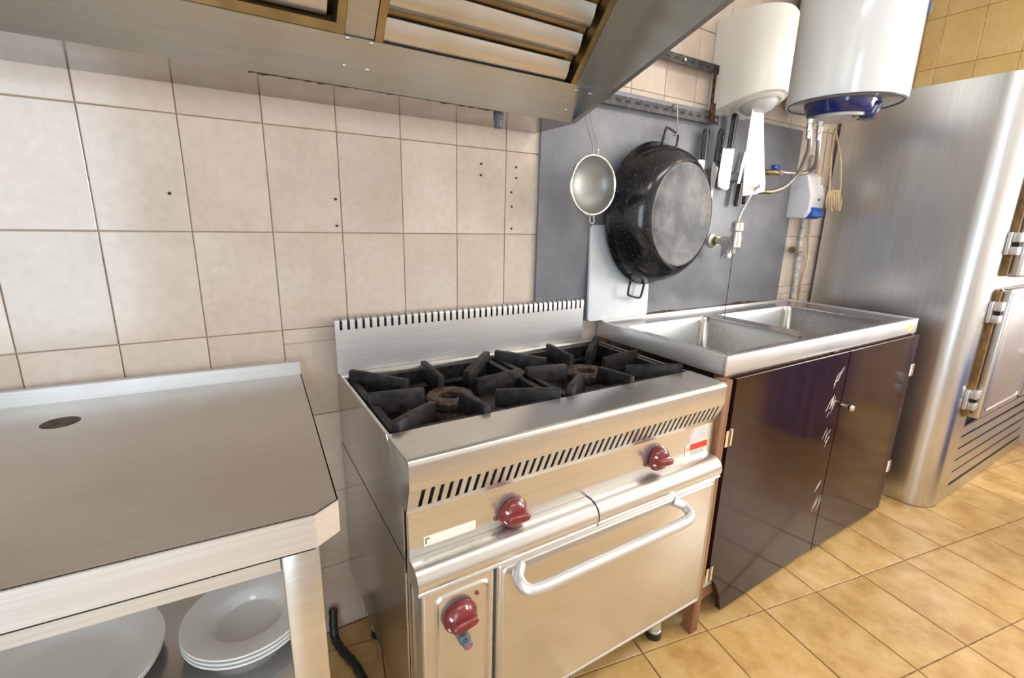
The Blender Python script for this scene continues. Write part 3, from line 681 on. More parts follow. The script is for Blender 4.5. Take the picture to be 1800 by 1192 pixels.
# cast iron grates
def arm(p, q, w, h0, h1, zb):
    """fin from p (outer, tall) to q (inner): bottom at zb, heights h0 and h1"""
    p, q = Vector((*p,0)), Vector((*q,0)); d = (q-p).normalized(); s_ = Vector((-d.y, d.x, 0))*w/2
    m_ = p.lerp(q, 0.28); mb = MB(); vs_ = []
    for pt, h in ((p, h0), (m_, h0*0.8+h1*0.2), (q, h1)):
        vs_ += [pt-s_+Vector((0,0,zb)), pt+s_+Vector((0,0,zb)), pt+s_*0.75+Vector((0,0,zb+h)), pt-s_*0.75+Vector((0,0,zb+h))]
    fs_ = [(0,1,2,3),(11,10,9,8)]
    for i in (0, 4): fs_ += [(i+k, i+4+k, i+4+(k+1) % 4, i+(k+1) % 4) for k in range(4)]
    return mb.add(vs_, fs_)
for (ga, gb) in ((0.476, 0.908), (0.924, 1.358)):
    ya, yb_ = -0.463, -0.066; zt = RTOP-0.040; cx, cy = (ga+gb)/2, (ya+yb_)/2
    ring = MB()
    for (a, b, c, d) in ((ga,gb,ya,ya+0.018),(ga,gb,yb_-0.018,yb_),(ga,ga+0.018,ya+0.018,yb_-0.018),(gb-0.018,gb,ya+0.018,yb_-0.018)): ring.box(a,b,c,d,zt-0.006,zt+0.034)
    g = build('grate', ring, 'iron', rng)
    for (p, q) in (((cx,ya),(cx,cy-0.065)), ((cx,yb_),(cx,cy+0.065)), ((ga,cy),(cx-0.075,cy)), ((gb,cy),(cx+0.075,cy))):
        build('grate_arm', arm(p, q, 0.022, 0.056, 0.048, zt), 'iron', g, bevel=0.0025)
    for (sx, sy) in ((-1,-1),(1,-1),(-1,1),(1,1)):
        p = (ga+0.006 if sx < 0 else gb-0.006, ya+0.006 if sy < 0 else yb_-0.006)
        build('grate_arm', arm(p, (cx+sx*0.085, cy+sy*0.085), 0.026, 0.060, 0.044, zt), 'iron', g, bevel=0.003)
    for (px_, py_) in ((ga+0.03,ya+0.009),(gb-0.03,ya+0.009),(ga+0.03,yb_-0.009),(gb-0.03,yb_-0.009)):
        build('grate_foot', MB().box(px_-0.008,px_+0.008,py_-0.008,py_+0.008,RTOP-0.068,zt), 'iron', g)

# gas hose on the floor at the left of the range
gh = smooth_path([(0.398,-0.022,0.10),(0.392,-0.050,0.03),(0.402,-0.10,0.017),(0.428,-0.19,0.017),(0.434,-0.30,0.017),(0.420,-0.42,0.017),(0.424,-0.56,0.017),(0.412,-0.72,0.017),(0.42,-0.86,0.017)], 8)
build_ = build('gas_hose', MB().tube(gh, [0.0125+0.0009*math.sin(i*1.9) for i in range(len(gh))], 12), 'rubber', smooth=True)
tag(build_, 'ribbed black rubber gas hose on the floor beside the range', 'hose')

# ================================================================== sink: steel top
SX0, SX1, SY0, SY1, SZ = 1.405, 2.700, -0.562, -0.014, 0.920
snk = thing('double_sink', 'stainless steel double bowl sink top with deep front edge', 'sink', ((SX0+SX1)/2, -0.29, 0.86))
b1, b2 = (1.455, 1.905), (1.985, 2.520); by0, by1 = -0.520, -0.110
deck = MB(); zd0, zd1 = SZ-0.010, SZ-0.006
for (a, b, c, d) in ((SX0+0.004,SX1-0.004,SY0+0.004,by0),(SX0+0.004,SX1-0.004,by1,SY1-0.003),(SX0+0.004,b1[0],by0,by1),(b1[1],b2[0],by0,by1),(b2[1],SX1-0.004,by0,by1)): deck.box(a,b,c,d,zd0,zd1)
build('deck', deck, 'steel_basin', snk)
build('front_edge', MB().box(SX0, SX1, SY0, SY0+0.012, SZ-0.060, SZ), 'steel', snk, bevel=0.002)
build('side_edge', MB().box(SX0, SX0+0.012, SY0+0.012, SY1, SZ-0.060, SZ), 'steel', snk, bevel=0.002)
build('side_edge', MB().box(SX1-0.012, SX1, SY0+0.012, SY1, SZ-0.060, SZ), 'steel', snk, bevel=0.002)
build('rear_edge', MB().box(SX0+0.012, SX1-0.012, SY1-0.012, SY1, SZ-0.060, SZ+0.004), 'steel', snk, bevel=0.002)
for (a, b) in (b1, b2):
    n = 5; zb = SZ-0.27
    def ring_(ins, r, z): return [(p[0], p[1], z) for p in [(q[0], q[1]) for q in rrect(a+ins, b-ins, by0+ins, by1-ins, r, n)]]
    rings = [ring_(-0.004,0.030,SZ-0.0065), ring_(0.0,0.030,SZ-0.008), ring_(0.006,0.035,SZ-0.03), ring_(0.014,0.04,zb+0.03), ring_(0.03,0.045,zb+0.004), ring_(0.06,0.05,zb)]
    m_ = len(rings[0]); vs_ = sum(rings, []); fs_ = [(i*m_+k, i*m_+(k+1) % m_, (i+1)*m_+(k+1) % m_, (i+1)*m_+k) for i in range(len(rings)-1) for k in range(m_)] + [tuple(range((len(rings)-1)*m_, len(rings)*m_))]
    bs = build('basin', MB().add(vs_, fs_), 'steel_basin', snk, smooth=True)
    build('drain', MB().lathe([(0,0.003),(0.018,0.003),(0.035,0.004),(0.042,0.0)], ((a+b)/2,(by0+by1)/2,zb), n=28), 'chrome', bs, smooth=True)
part_label(build('sticker', MB().box(2.612, 2.652, SY0-0.0006, SY0, SZ-0.050, SZ-0.022), 'label_yellow', snk), 'small faded yellow sticker')

# ================================================================== sink cabinet
cab = thing('sink_cabinet', 'brown laminate cabinet with two glossy doors on a rough wood frame under the sink', 'cabinet', (2.05, -0.3, 0.0))
for (px_, py_) in ((1.376,-0.585), (2.035,-0.556), (2.672,-0.556), (1.41,-0.06), (2.66,-0.06)):
    build('post', MB().box(px_, px_+0.034, py_, py_+0.036, 0.0, SZ-0.062), 'wood', cab, bevel=0.002)
build('rail', MB().box(1.411, 2.671, -0.548, -0.522, SZ-0.105, SZ-0.065), 'wood', cab)
build('rail', MB().box(1.411, 2.671, -0.548, -0.522, 0.085, 0.125), 'wood', cab)
build('brace', MB().prism([(1.411,0.06),(1.411,0.20),(1.50,0.14),(1.56,0.125),(1.56,0.085)], 'Y', -0.553, -0.5485), 'wood', cab)
build('side_board', MB().box(2.684, 2.700, -0.52, -0.03, 0.05, SZ-0.062), 'laminate', cab)
part_label(build('pipe_scrap', MB().box(1.432, 1.50, -0.5585, -0.5535, 0.125, 0.195), 'label_grey', cab), 'pale patch showing behind the cut door corner')
yd0, yd1 = -0.580, -0.562
notch = [(1.437,0.185),(1.462,0.170),(1.487,0.135),(1.508,0.09),(1.522,0.05),(1.530,0.018)]
d1 = build('door', MB().prism([(1.437,SZ-0.066)]+notch+[(2.098,0.040),(2.098,SZ-0.066)], 'Y', yd0, yd1), 'laminate', cab)
part_label(d1, 'left door with a cut lower corner')
d2 = build('door', MB().box(2.104, 2.690, yd0, yd1, 0.035, SZ-0.066), 'laminate', cab)
for (hx, hz, dd) in ((1.437,0.672,d1), (1.437,0.200,d1), (2.690,0.700,d2), (2.690,0.245,d2)):
    h = build('hinge', MB().box(hx-0.018, hx+0.014, yd0-0.0025, yd0-0.0002, hz-0.026, hz+0.026), 'brass', dd)
    h.data.materials[0] = MAT['label_cream'] if hx > 2 else MAT['chrome']
    build('hinge_pin', MB().tube([(hx,yd0-0.003,hz-0.026),(hx,yd0-0.003,hz+0.026)], 0.003, 8), 'brass', h, smooth=True)
build('door_knob', MB().lathe([(0.006,0.0),(0.005,-0.012),(0.010,-0.017),(0.0125,-0.024),(0.010,-0.031),(0.004,-0.034),(0,-0.034)], (2.135,yd0,0.640), 'Y', 20), 'chrome', d2, smooth=True)
for (cx_, cz_, n_, sp_) in ((2.035,0.772,6,0.030), (2.025,0.66,10,0.034), (2.045,0.54,5,0.028), (2.055,0.33,3,0.02), (2.07,0.245,4,0.024)):
    for k in range(n_):
        a = R(random.uniform(40, 75)); l_ = random.uniform(0.010, 0.032); c_ = Vector((cx_+random.uniform(-sp_,sp_)*0.8, 0, cz_+random.uniform(-sp_,sp_)))
        u = Vector((math.cos(a),0,math.sin(a)))*l_; w = Vector((-math.sin(a),0,math.cos(a)))*random.uniform(0.0008,0.0022)
        y_ = yd0-0.0006
        build('tape_scrap', MB().prism([((c_-u).x,(c_-u).z),((c_-w).x,(c_-w).z),((c_+u).x,(c_+u).z),((c_+w).x,(c_+w).z)], 'Y', y_, yd0), 'tape', d1)

# ================================================================== refrigerator
FX0, FX1, FY0, FZ1 = 2.905, 4.335, -0.690, 1.885
fr = thing('refrigerator', 'tall stainless steel refrigerator with rounded corner in the right-hand corner', 'refrigerator', (3.56, -0.35, 0.0))
def fridge_outline(ins=0.0, r=0.105, n=14):
    pts = [(FX1-ins,-0.02-ins), (FX0+ins,-0.02-ins)]
    for k in range(n+1):
        a = R(180+90*k/n); pts.append((FX0+ins+r+r*math.cos(a), FY0+ins+r+r*math.sin(a)))
    rr = r
    for k in range(n+1):
        a = R(270+90*k/n); pts.append((FX1-ins-rr+rr*math.cos(a), FY0+ins+rr+rr*math.sin(a)))
    return pts
# body: side and front shell; the front has an opening for the grille
build('body', MB().prism(fridge_outline(), 'Z', 0.44, FZ1), 'steel_fridge', fr, smooth=True)
lo = fridge_outline()
# lower skirt: rounded cheeks left and right of the grille
left = [p for p in lo if p[0] < FX0+0.3]; 
build('cheek', MB().prism([(FX0,-0.02)]+[p for p in lo[2:17]]+[(FX0+0.225,FY0),(FX0+0.225,FY0+0.02),(FX0+0.13,FY0+0.05),(FX0+0.05,FY0+0.13),(FX0+0.02,-0.02)], 'Z', 0.004, 0.44), 'steel_fridge', fr, smooth=True)
build('cheek', MB().prism([(FX1,-0.02),(FX1-0.02,-0.02),(FX1-0.02,FY0+0.06),(FX1-0.06,FY0+0.02),(FX1-0.06,FY0),(FX1-0.02,FY0+0.01),(FX1,FY0+0.05)], 'Z', 0.004, 0.44), 'steel_fridge', fr)
build('grille_back', MB().box(FX0+0.14, FX1-0.03, FY0+0.045, FY0+0.05, 0.03, 0.44), 'dark', fr)
build('sill', MB().box(FX0+0.225, FX1-0.06, FY0, FY0+0.03, 0.004, 0.070), 'steel_fridge', fr)
for k in range(5):
    zc = 0.108+0.062*k
    build('grille_slat', MB().prism([(FY0+0.001,zc-0.022),(FY0+0.004,zc+0.016),(FY0+0.010,zc+0.018),(FY0+0.007,zc-0.022)], 'X', FX0+0.226, FX1-0.061), 'steel_fridge', fr)
def fridge_door(za, zb, hz, xa, xb):
    ya, yb = FY0-0.055, FY0-0.008
    d = build('door', MB().box(xa, xb, ya, yb, za, zb), 'steel_fridge', fr, bevel=0.012, seg=3)
    build('pressed_panel', frame_ring(xa+0.03, xb-0.03, za+0.03, zb-0.03, 0.03, 0.012, ya-0.004, ya+0.0002), 'steel_fridge', d, smooth=True)
    build('gasket', MB().box(xa-0.030, xb-0.03, FY0-0.0079, FY0-0.0002, za+0.004, zb-0.004), 'gasket', d)
    build('gasket', MB().box(xa-0.034, xa-0.012, FY0-0.022, FY0-0.0080, za+0.012, zb-0.012), 'gasket', d)
    for z in hz:
        h = build('hinge', MB().box(xa-0.062, xa-0.022, FY0-0.014, FY0-0.0005, z-0.046, z+0.046), 'steel', d, bevel=0.003)
        build('hinge_knuckle', MB().box(xa-0.046, xa+0.012, FY0-0.040, FY0-0.0145, z+0.006, z+0.046), 'steel', h, bevel=0.003)
        build('hinge_knuckle', MB().box(xa-0.046, xa-0.006, FY0-0.040, FY0-0.0145, z-0.046, z-0.012), 'steel', h, bevel=0.003)
        build('hinge_pin', MB().box(xa-0.036, xa-0.008, FY0-0.036, FY0-0.0150, z-0.0119, z+0.0059), 'dark', h)
    build('door_handle', MB().tube(smooth_path([(xb-0.06,ya+0.002,za+0.25),(xb-0.06,ya-0.04,za+0.27),(xb-0.06,ya-0.04,za+0.40),(xb-0.06,ya+0.002,za+0.42)],4), 0.010, 10), 'chrome', d, smooth=True)
for (xa_, xb_) in ((FX0+0.165, 3.62), (3.70, FX1-0.02)):
    fridge_door(1.095, 1.845, [1.235, 1.74], xa_, xb_); fridge_door(0.452, 1.045, [0.945, 0.545], xa_, xb_)

# ================================================================== things on the wall
# --- slotted angle-iron rack
rk = thing('wall_rack', 'black slotted angle-iron rack fixed to the wall over the sink', 'rack', (1.6, -0.02, 1.66))
lr = build('rail', MB().box(1.13, 1.945, -0.034, -0.031, 1.662, 1.694).box(1.13, 1.945, -0.031, -0.0122, 1.691, 1.694), 'rail_black', rk)
for k in range(17):
    xs = 1.17+0.046*k
    build('slot', MB().box(xs, xs+0.022, -0.0345, -0.0338, 1.676, 1.684), 'dark', lr)
ur = build('rail', MB().box(1.50, 1.922, -0.034, -0.031, 1.838, 1.868).box(1.50, 1.922, -0.031, -0.0015, 1.865, 1.868), 'rail_black', rk)
for k in range(9):
    xs = 1.53+0.044*k; build('slot', MB().box(xs, xs+0.020, -0.0345, -0.0338, 1.849, 1.856), 'dark', ur)
part_label(build('strap', MB().box(1.893, 1.907, -0.031, -0.027, 1.694, 1.838).box(1.886, 1.914, -0.038, -0.034, 1.672, 1.735), 'rust', rk), 'rusty upright strap joining the rails')
for (bx_, bz_) in ((1.715,1.853), (1.925,1.678)):
    build('bolt', MB().lathe([(0.007,0.0),(0.007,-0.005),(0.004,-0.007),(0,-0.007)], (bx_,-0.034,bz_), 'Y', 6), 'chrome', rk)
# --- strainer
SC = onY(1043, 326, -0.150)
sv = thing('strainer', 'round wire mesh strainer with long wire handle hanging beside the pan', 'strainer', SC)
build('rim', MB().torus(SC, 0.088, 0.0042, 'Y', 48, 10), 'chrome', sv, smooth=True)
build('mesh_bowl', MB().lathe([(0.087,0.0),(0.082,0.012),(0.070,0.026),(0.050,0.037),(0.025,0.042),(0,0.043)], SC, 'Y', 40), 'mesh', sv, smooth=True)
hz_ = 1.684
build('handle', MB().tube(smooth_path([(SC.x-0.009,SC.y,SC.z+0.086),(SC.x-0.009,SC.y+0.002,SC.z+0.11),(SC.x-0.001,-0.105,1.57),(SC.x+0.014,-0.052,1.675),(SC.x+0.024,-0.036,1.699),(SC.x+0.034,-0.052,1.675),(SC.x+0.019,-0.105,1.57),(SC.x+0.011,SC.y+0.002,SC.z+0.11),(SC.x+0.011,SC.y,SC.z+0.086)], 6), 0.0022, 8), 'chrome', sv, smooth=True)
build('rest_hook', MB().tube(smooth_path([(SC.x-0.006,SC.y,SC.z-0.088),(SC.x-0.006,SC.y,SC.z-0.108),(SC.x+0.001,SC.y-0.004,SC.z-0.116),(SC.x+0.008,SC.y-0.004,SC.z-0.106),(SC.x+0.007,SC.y,SC.z-0.088)],5), 0.002, 8), 'chrome', sv, smooth=True)
# --- enamelled pan
PC = Vector((1.606, -0.050, 1.310))
pan = thing('paella_pan', 'deep speckled black enamel pan hanging bottom outwards on the panel', 'pan', PC)
prof = [(0.246,0.010),(0.252,0.004),(0.256,0.0),(0.256,-0.004),(0.251,-0.010),(0.245,-0.030),(0.236,-0.062),(0.221,-0.094),(0.202,-0.117),(0.186,-0.1285),(0.176,-0.1310)]
inner = [(0.173,-0.1270),(0.197,-0.112),(0.218,-0.090),(0.232,-0.060),(0.241,-0.030),(0.246,0.010)]
build('pan_wall', MB().lathe(prof+inner, PC, 'Y', 72), 'enamel', pan, smooth=True)
part_label(build('pan_bottom', MB().lathe([(0.177,-0.1311),(0.172,-0.1317),(0.167,-0.1300),(0.100,-0.1290),(0,-0.1285),(0,-0.1255),(0.175,-0.1260)], PC, 'Y', 72), 'enamel_worn', pan, smooth=True), 'scorched worn flat bottom')
pan.rotation_euler.z = R(6)
ax = Vector((math.sin(R(13)), 0, math.cos(R(13)))); tx = Vector((ax.z, 0, -ax.x))
for s_ in (1, -1):
    b_ = PC + Vector((0,-0.004,0))
    pts = [b_+ax*s_*0.238-tx*0.040, b_+ax*s_*0.262-tx*0.042, b_+ax*s_*0.300-tx*0.040, b_+ax*s_*0.308-tx*0.030, b_+ax*s_*0.308+tx*0.028, b_+ax*s_*0.298+tx*0.040, b_+ax*s_*0.262+tx*0.042, b_+ax*s_*0.238+tx*0.040]
    build('pan_handle', MB().tube(smooth_path(pts, 5), 0.0042, 8), 'rail_black', pan, smooth=True)
hk = PC + ax*0.306
o = build('s_hook', MB().tube(smooth_path([(hk.x-0.006,-0.056,hk.z-0.016),(hk.x,-0.068,hk.z-0.012),(hk.x+0.004,-0.066,hk.z+0.004),(hk.x+0.006,-0.060,hk.z+0.035),(hk.x+0.008,-0.050,1.694),(hk.x+0.008,-0.040,1.702),(hk.x+0.008,-0.024,1.698)],6), 0.0022, 8), 'chrome', smooth=True)
tag(o, 'thin steel wire hook holding the pan on the rack', 'hook')
# --- cutting board leaning behind the pan
bd = MB(); ang = R(2.2)
o = build('cutting_board', bd.prism(rrect(0, 0.305, 0, 0.345, 0.014), 'Y', -0.012, 0.0), 'board', bevel=0.002)
o.location = (1.336, -0.027, 0.9255); o.rotation_euler.x = -ang
tag(o, 'white plastic cutting board standing behind the pan', 'cutting board')
# --- magnetic strip and knives
o = build('knife_strip', MB().box(1.845, 2.215, -0.028, -0.0125, 1.462, 1.498), 'rail_black', bevel=0.002)
tag(o, 'black magnetic strip holding the knives on the panel', 'knife rack')
YK = -0.0285
def knife(name, label, cat, x, zj, blade, handle, rivets=0, lean=0.0, hw=0.019):
    """blade: outline (x, z) from the joint; handle: signed length from the joint"""
    t = thing(name, label, cat, (x, YK, zj), 'knives on the magnetic strip', local=True)
    t.rotation_euler.y = lean
    build('blade', MB().prism(blade, 'Y', -0.0022, -0.0004), 'blade', t)
    n = 10; vs_, sg = [], (1 if handle > 0 else -1); L_ = abs(handle); m_ = 12
    prof_ = [(0.0,0.72),(0.10,0.85),(0.3,0.95),(0.55,0.86),(0.8,1.0),(0.93,0.95),(1.0,0.55)]
    for (tt, ws) in prof_:
        for q in range(m_):
            a = 2*math.pi*q/m_; vs_.append((hw*ws*math.cos(a), -0.0105+0.0095*math.sin(a), sg*L_*tt))
    fs_ = [(i*m_+q, i*m_+(q+1) % m_, (i+1)*m_+(q+1) % m_, (i+1)*m_+q) for i in range(len(prof_)-1) for q in range(m_)] + [tuple(range(m_)), tuple(range((len(prof_)-1)*m_, len(prof_)*m_))]
    h = build('handle', MB().add(vs_, fs_), 'handle_black', t, smooth=True)
    for k in range(rivets):
        build('rivet', MB().lathe([(0.0034,-0.0185),(0.003,-0.0205),(0,-0.021)], (0,0,sg*L_*(0.2+0.28*k)), 'Y', 10), 'chrome', h, smooth=True)
    return t
knife('chef_knife', 'black handled knife half hidden behind the pan edge', 'knife', 1.875, 1.528, [(-0.018,0.0),(0.022,0.0),(0.022,-0.06),(0.012,-0.15),(-0.004,-0.19),(-0.018,-0.12)], 0.112)
knife('riveted_knife', 'knife with riveted black handle next to the square-bladed turner', 'knife', 1.962, 1.528, [(-0.019,0.004),(-0.010,0.0),(0.006,-0.016),(0.022,-0.02),(0.020,-0.05),(0.012,-0.142),(0.008,-0.142),(-0.016,-0.06)], 0.122, 3, R(3))
knife('steel_turner', 'turner with broad rectangular steel blade and long black handle', 'turner', 2.030, 1.583, [(-0.030,0.0),(0.042,0.006),(0.048,-0.150),(0.036,-0.157),(-0.026,-0.152),(-0.032,-0.140)], 0.135, 0, R(4), 0.018)
knife('paring_knife', 'small knife hung handle down left of the paper strip', 'knife', 2.128, 1.452, [(-0.007,0.0),(0.009,0.0),(0.018,0.10),(0.020,0.132),(0.006,0.132),(-0.002,0.08)], -0.092, 0, R(5), 0.014)
knife('utility_knife', 'knife hung handle down half hidden behind the paper strip', 'knife', 2.176, 1.462, [(-0.009,0.0),(0.009,0.0),(0.009,0.10),(-0.004,0.125)], -0.092, 0, 0.0, 0.015)
# --- paper dispenser with a strip of paper
DC = Vector((2.022, -0.126, 1.70))
pdn = thing('paper_dispenser', 'cream plastic centre-pull paper dispenser on the wall left of the water heater', 'paper dispenser', (DC.x, -0.12, DC.z))
def disp_outline(r=0.109, wall=-0.002, n=22):
    pts = [(DC.x+r, wall), (DC.x-r, wall)]
    for k in range(n+1):
        a = R(180+180*k/n); pts.append((DC.x+r*math.cos(a), DC.y+r*math.sin(a)))
    return pts
mb = MB(); ol = disp_outline(); n = len(ol)
zlow = lambda p: 1.692+0.085*max(0.0, min(1.0, (p[0]-DC.x+0.13)/0.26))*1.0
rows = [[(p[0],p[1],1.703+0.062*max(0,min(1,-p[1]/0.25))) for p in ol], [(p[0],p[1],2.02) for p in ol],
        [(DC.x+(p[0]-DC.x)*0.94, -0.002+(p[1]+0.002)*0.95, 2.035) for p in ol]]
mb.add(sum(rows, []), [(i*n+k, i*n+(k+1) % n, (i+1)*n+(k+1) % n, (i+1)*n+k) for i in range(2) for k in range(n)]+[tuple(range(n)), tuple(range(2*n, 3*n))])
build('cover', mb, 'cream_plastic', pdn, smooth=True)
def zfl(y): return 1.703+0.062*max(0, min(1, -y/0.25))
nm = Vector((0, -0.062, -0.25)).normalized(); cz = Vector((DC.x+0.015, -0.132, zfl(-0.132)))
uu = Vector((1,0,0)); ww = nm.cross(uu)
def disc(prof_, c_):
    m_ = 32; vs_ = []
    for r_, h_ in prof_: vs_ += [c_+(uu*math.cos(2*math.pi*q/m_)+ww*math.sin(2*math.pi*q/m_))*r_+nm*h_ for q in range(m_)]
    return MB().add(vs_, [(i*m_+q, i*m_+(q+1) % m_, (i+1)*m_+(q+1) % m_, (i+1)*m_+q) for i in range(len(prof_)-1) for q in range(m_)]+[tuple(range((len(prof_)-1)*m_, len(prof_)*m_))])
nz = build('nozzle_ring', disc([(0.088,-0.001),(0.088,0.004),(0.078,0.008),(0.074,0.004)], cz), 'cream_plastic', pdn, smooth=True)
build('nozzle', disc([(0.066,0.0),(0.066,0.010),(0.052,0.026),(0.030,0.034),(0.016,0.036)], cz), 'label_grey', nz, smooth=True)
part_label(build('sight_window', MB().prism([(-0.118,1.90),(-0.106,1.90),(-0.106,2.0),(-0.118,2.0)], 'X', DC.x+0.1075, DC.x+0.1092), 'grey_button', pdn), 'narrow grey level window')
# paper strip: a thin sheet hanging with gentle folds
mb = MB(); nu, nv = 9, 16; vs_ = []
for j in range(nv+1):
    t_ = j/nv; z_ = 1.712+(1.395-1.712)*t_; xl = 1.990+(2.020-1.990)*t_-0.010*math.sin(t_*3); xr = 2.066+(2.152-2.066)*min(1, t_*1.15)
    for i in range(nu+1):
        s_ = i/nu; vs_.append((xl+(xr-xl)*s_, -0.142+0.010*math.sin(s_*7+t_*2)*(0.3+0.7*t_), z_+0.022*s_*t_))
m_ = nu+1; nv_ = len(vs_)
mb.add(vs_+[(p[0], p[1]+0.0006, p[2]) for p in vs_], [(j*m_+i, j*m_+i+1, (j+1)*m_+i+1, (j+1)*m_+i) for j in range(nv) for i in range(nu)]
       + [(nv_+(j+1)*m_+i, nv_+(j+1)*m_+i+1, nv_+j*m_+i+1, nv_+j*m_+i) for j in range(nv) for i in range(nu)]
       + [(j*m_, (j+1)*m_, nv_+(j+1)*m_, nv_+j*m_) for j in range(nv)] + [(j*m_+nu, nv_+j*m_+nu, nv_+(j+1)*m_+nu, (j+1)*m_+nu) for j in range(nv)]
       + [(i, nv_+i, nv_+i+1, i+1) for i in range(nu)] + [(nv*m_+i, nv*m_+i+1, nv_+nv*m_+i+1, nv_+nv*m_+i) for i in range(nu)])
tag(build('paper_strip', mb, 'paper', smooth=True), 'white paper strip hanging down from the dispenser', 'paper')
# --- water heater
HC = Vector((2.458, -0.232, 1.768)); HR = 0.210
wh = thing('water_heater', 'white cylindrical electric water heater with navy blue bottom cap', 'water heater', HC)
build('tank', MB().lathe([(0,0.006),(HR*0.93,0.006),(HR*0.955,0.002),(HR*0.985,0.002),(HR,0.012),(HR,0.70),(HR*0.95,0.74),(HR*0.7,0.765),(0,0.775)], HC, n=72), 'white_enamel', wh, smooth=True)
build('seam_ring', MB().torus(HC+Vector((0,0,0.0025)), HR*0.945, 0.0032, 'Z', 72, 8), 'grey_button', wh, smooth=True)
build('bracket', MB().box(HC.x-0.12, HC.x+0.12, -0.024, -0.001, 2.25, 2.31).box(HC.x-0.12, HC.x+0.12, -0.024, -0.001, 1.86, 1.90), 'steel', wh)
CC = HC+Vector((0.0,0.008,0))
cap = build('bottom_cap', MB().lathe([(0.132,0.005),(0.130,-0.004),(0.120,-0.036),(0.112,-0.043),(0,-0.043)], CC, n=56), 'blue_cap', wh, smooth=True)
# control wedge facing the room on the right of the cap
wd = Vector((0.35,-0.94,0)).normalized(); wt = Vector((0.94,0.35,0)).normalized()
def wp(u, d, z): q = CC+wt*u+wd*d; return (q.x, q.y, CC.z+z)
W_ = MB(); a_ = [wp(-0.050,0.07,0.0),wp(0.050,0.07,0.0),wp(0.046,0.140,-0.006),wp(-0.046,0.140,-0.006),wp(-0.044,0.07,-0.060),wp(0.044,0.07,-0.060),wp(0.040,0.118,-0.060),wp(-0.040,0.118,-0.060)]
cw = build('control_wedge', W_.add(a_, [(0,1,2,3),(7,6,5,4),(0,4,5,1),(1,5,6,2),(2,6,7,3),(3,7,4,0)]), 'blue_cap', cap, bevel=0.006)
def on_wedge(u, f): 
    p_ = Vector(wp(u,0.140,-0.006)).lerp(Vector(wp(u,0.118,-0.060)), f); return p_+wd*0.0012+Vector((0,0,-0.0005))
q0, q1, q2, q3 = on_wedge(-0.030,0.45), on_wedge(-0.004,0.42), on_wedge(-0.006,0.62), on_wedge(-0.032,0.65)
build('print_mark', MB().add([q0,q1,q2,q3]+[p_-wd*0.001 for p_ in (q0,q1,q2,q3)], [(0,1,2,3),(7,6,5,4),(0,4,5,1),(1,5,6,2),(2,6,7,3),(3,7,4,0)]), 'mark_white', cap)
lp_ = on_wedge(0.020,0.72); build('pilot_lamp', MB().lathe([(0.006,0.0),(0.005,-0.003),(0,-0.004)], lp_, 'Y', 12), 'red_led', cap, smooth=True)
build('base_plate', MB().lathe([(0.100,-0.043),(0.098,-0.052),(0,-0.052)], CC, n=40), 'label_grey', cap, smooth=True)
for (dx, dy) in ((-0.02,-0.065), (0.025,-0.07), (0.055,-0.05)):
    build('screw_well', MB().lathe([(0.008,-0.0525),(0.007,-0.0535),(0,-0.0535)], CC+Vector((dx,dy,0)), n=12), 'dark', cap)
thd = Vector((0.44,-0.898,0)).normalized(); _r = ray(1622, 6)
th_ = HC+thd*0.2095; th_.z = CAM.z+_r.z/math.hypot(_r.x,_r.y)*2.45
thd = thd; m_ = 24; vs_ = []; tu = Vector((-thd.y,thd.x,0)); tz = Vector((0,0,1))
for r_, h_ in ((0.026,-0.004),(0.026,0.008),(0.020,0.012),(0.0,0.0125)): vs_ += [th_+(tu*math.cos(2*math.pi*q/m_)+tz*math.sin(2*math.pi*q/m_))*r_+thd*h_ for q in range(m_)]
build('thermometer', MB().add(vs_, [(i*m_+q, i*m_+(q+1) % m_, (i+1)*m_+(q+1) % m_, (i+1)*m_+q) for i in range(3) for q in range(m_)]), 'grey_button', wh, smooth=True)
# --- braided hoses from the heater
def hose(name, label, pts, r=0.0088):
    t = thing(name, label, 'hose', pts[0], 'braided hoses under the heater')
    path = smooth_path(pts, 8)
    build('braid', MB().tube(path, r, 12), 'braid', t, smooth=True)
    p = Vector(pts[0])
    build('nut', MB().lathe([(0.010,-0.030),(0.012,-0.026),(0.012,0.0),(0.014,0.002),(0.014,0.018),(0.010,0.020)], p, n=6), 'chrome', t)
    build('ferrule', MB().lathe([(0.0088,-0.055),(0.0092,-0.053),(0.0092,-0.030)], p, n=16), 'chrome', t, smooth=True)
    return t
A0 = onY(1423, 225, -0.190); B0 = onY(1440, 232, -0.190)
hA = [(A0.x,-0.190,1.686), onY(1423,252,-0.185), onY(1417,275,-0.165), onY(1403,305,-0.13), onY(1384,326,-0.10), onY(1362,336,-0.075), onY(1348,337,-0.06)]
hB = [(B0.x,-0.190,1.686), onY(1438,262,-0.185), onY(1435,285,-0.17), onY(1425,300,-0.14), onY(1408,305,-0.11), onY(1388,304,-0.085), onY(1374,303,-0.075)]
hose('braided_hose', 'braided steel hose curving down from the heater behind the paper strip', hA)
hose('braided_hose', 'braided steel hose from the heater to the blue handled valve', hB)
vp = onY(1362, 303, -0.068)
sv_ = thing('stop_valve', 'small brass stop valve with blue lever on the grey panel', 'valve', vp)
build('valve_body', MB().tube([vp+Vector((-0.036,0.045,0)), vp+Vector((-0.030,0.02,0)), vp+Vector((-0.012,0,0)), vp+Vector((0.030,-0.004,0))], [0.010,0.011,0.013,0.010], 14), 'brass', sv_, smooth=True)
build('valve_nut', MB().tube([vp+Vector((0.020,-0.004,0)), vp+Vector((0.040,-0.005,0))], 0.013, 6), 'chrome', sv_)
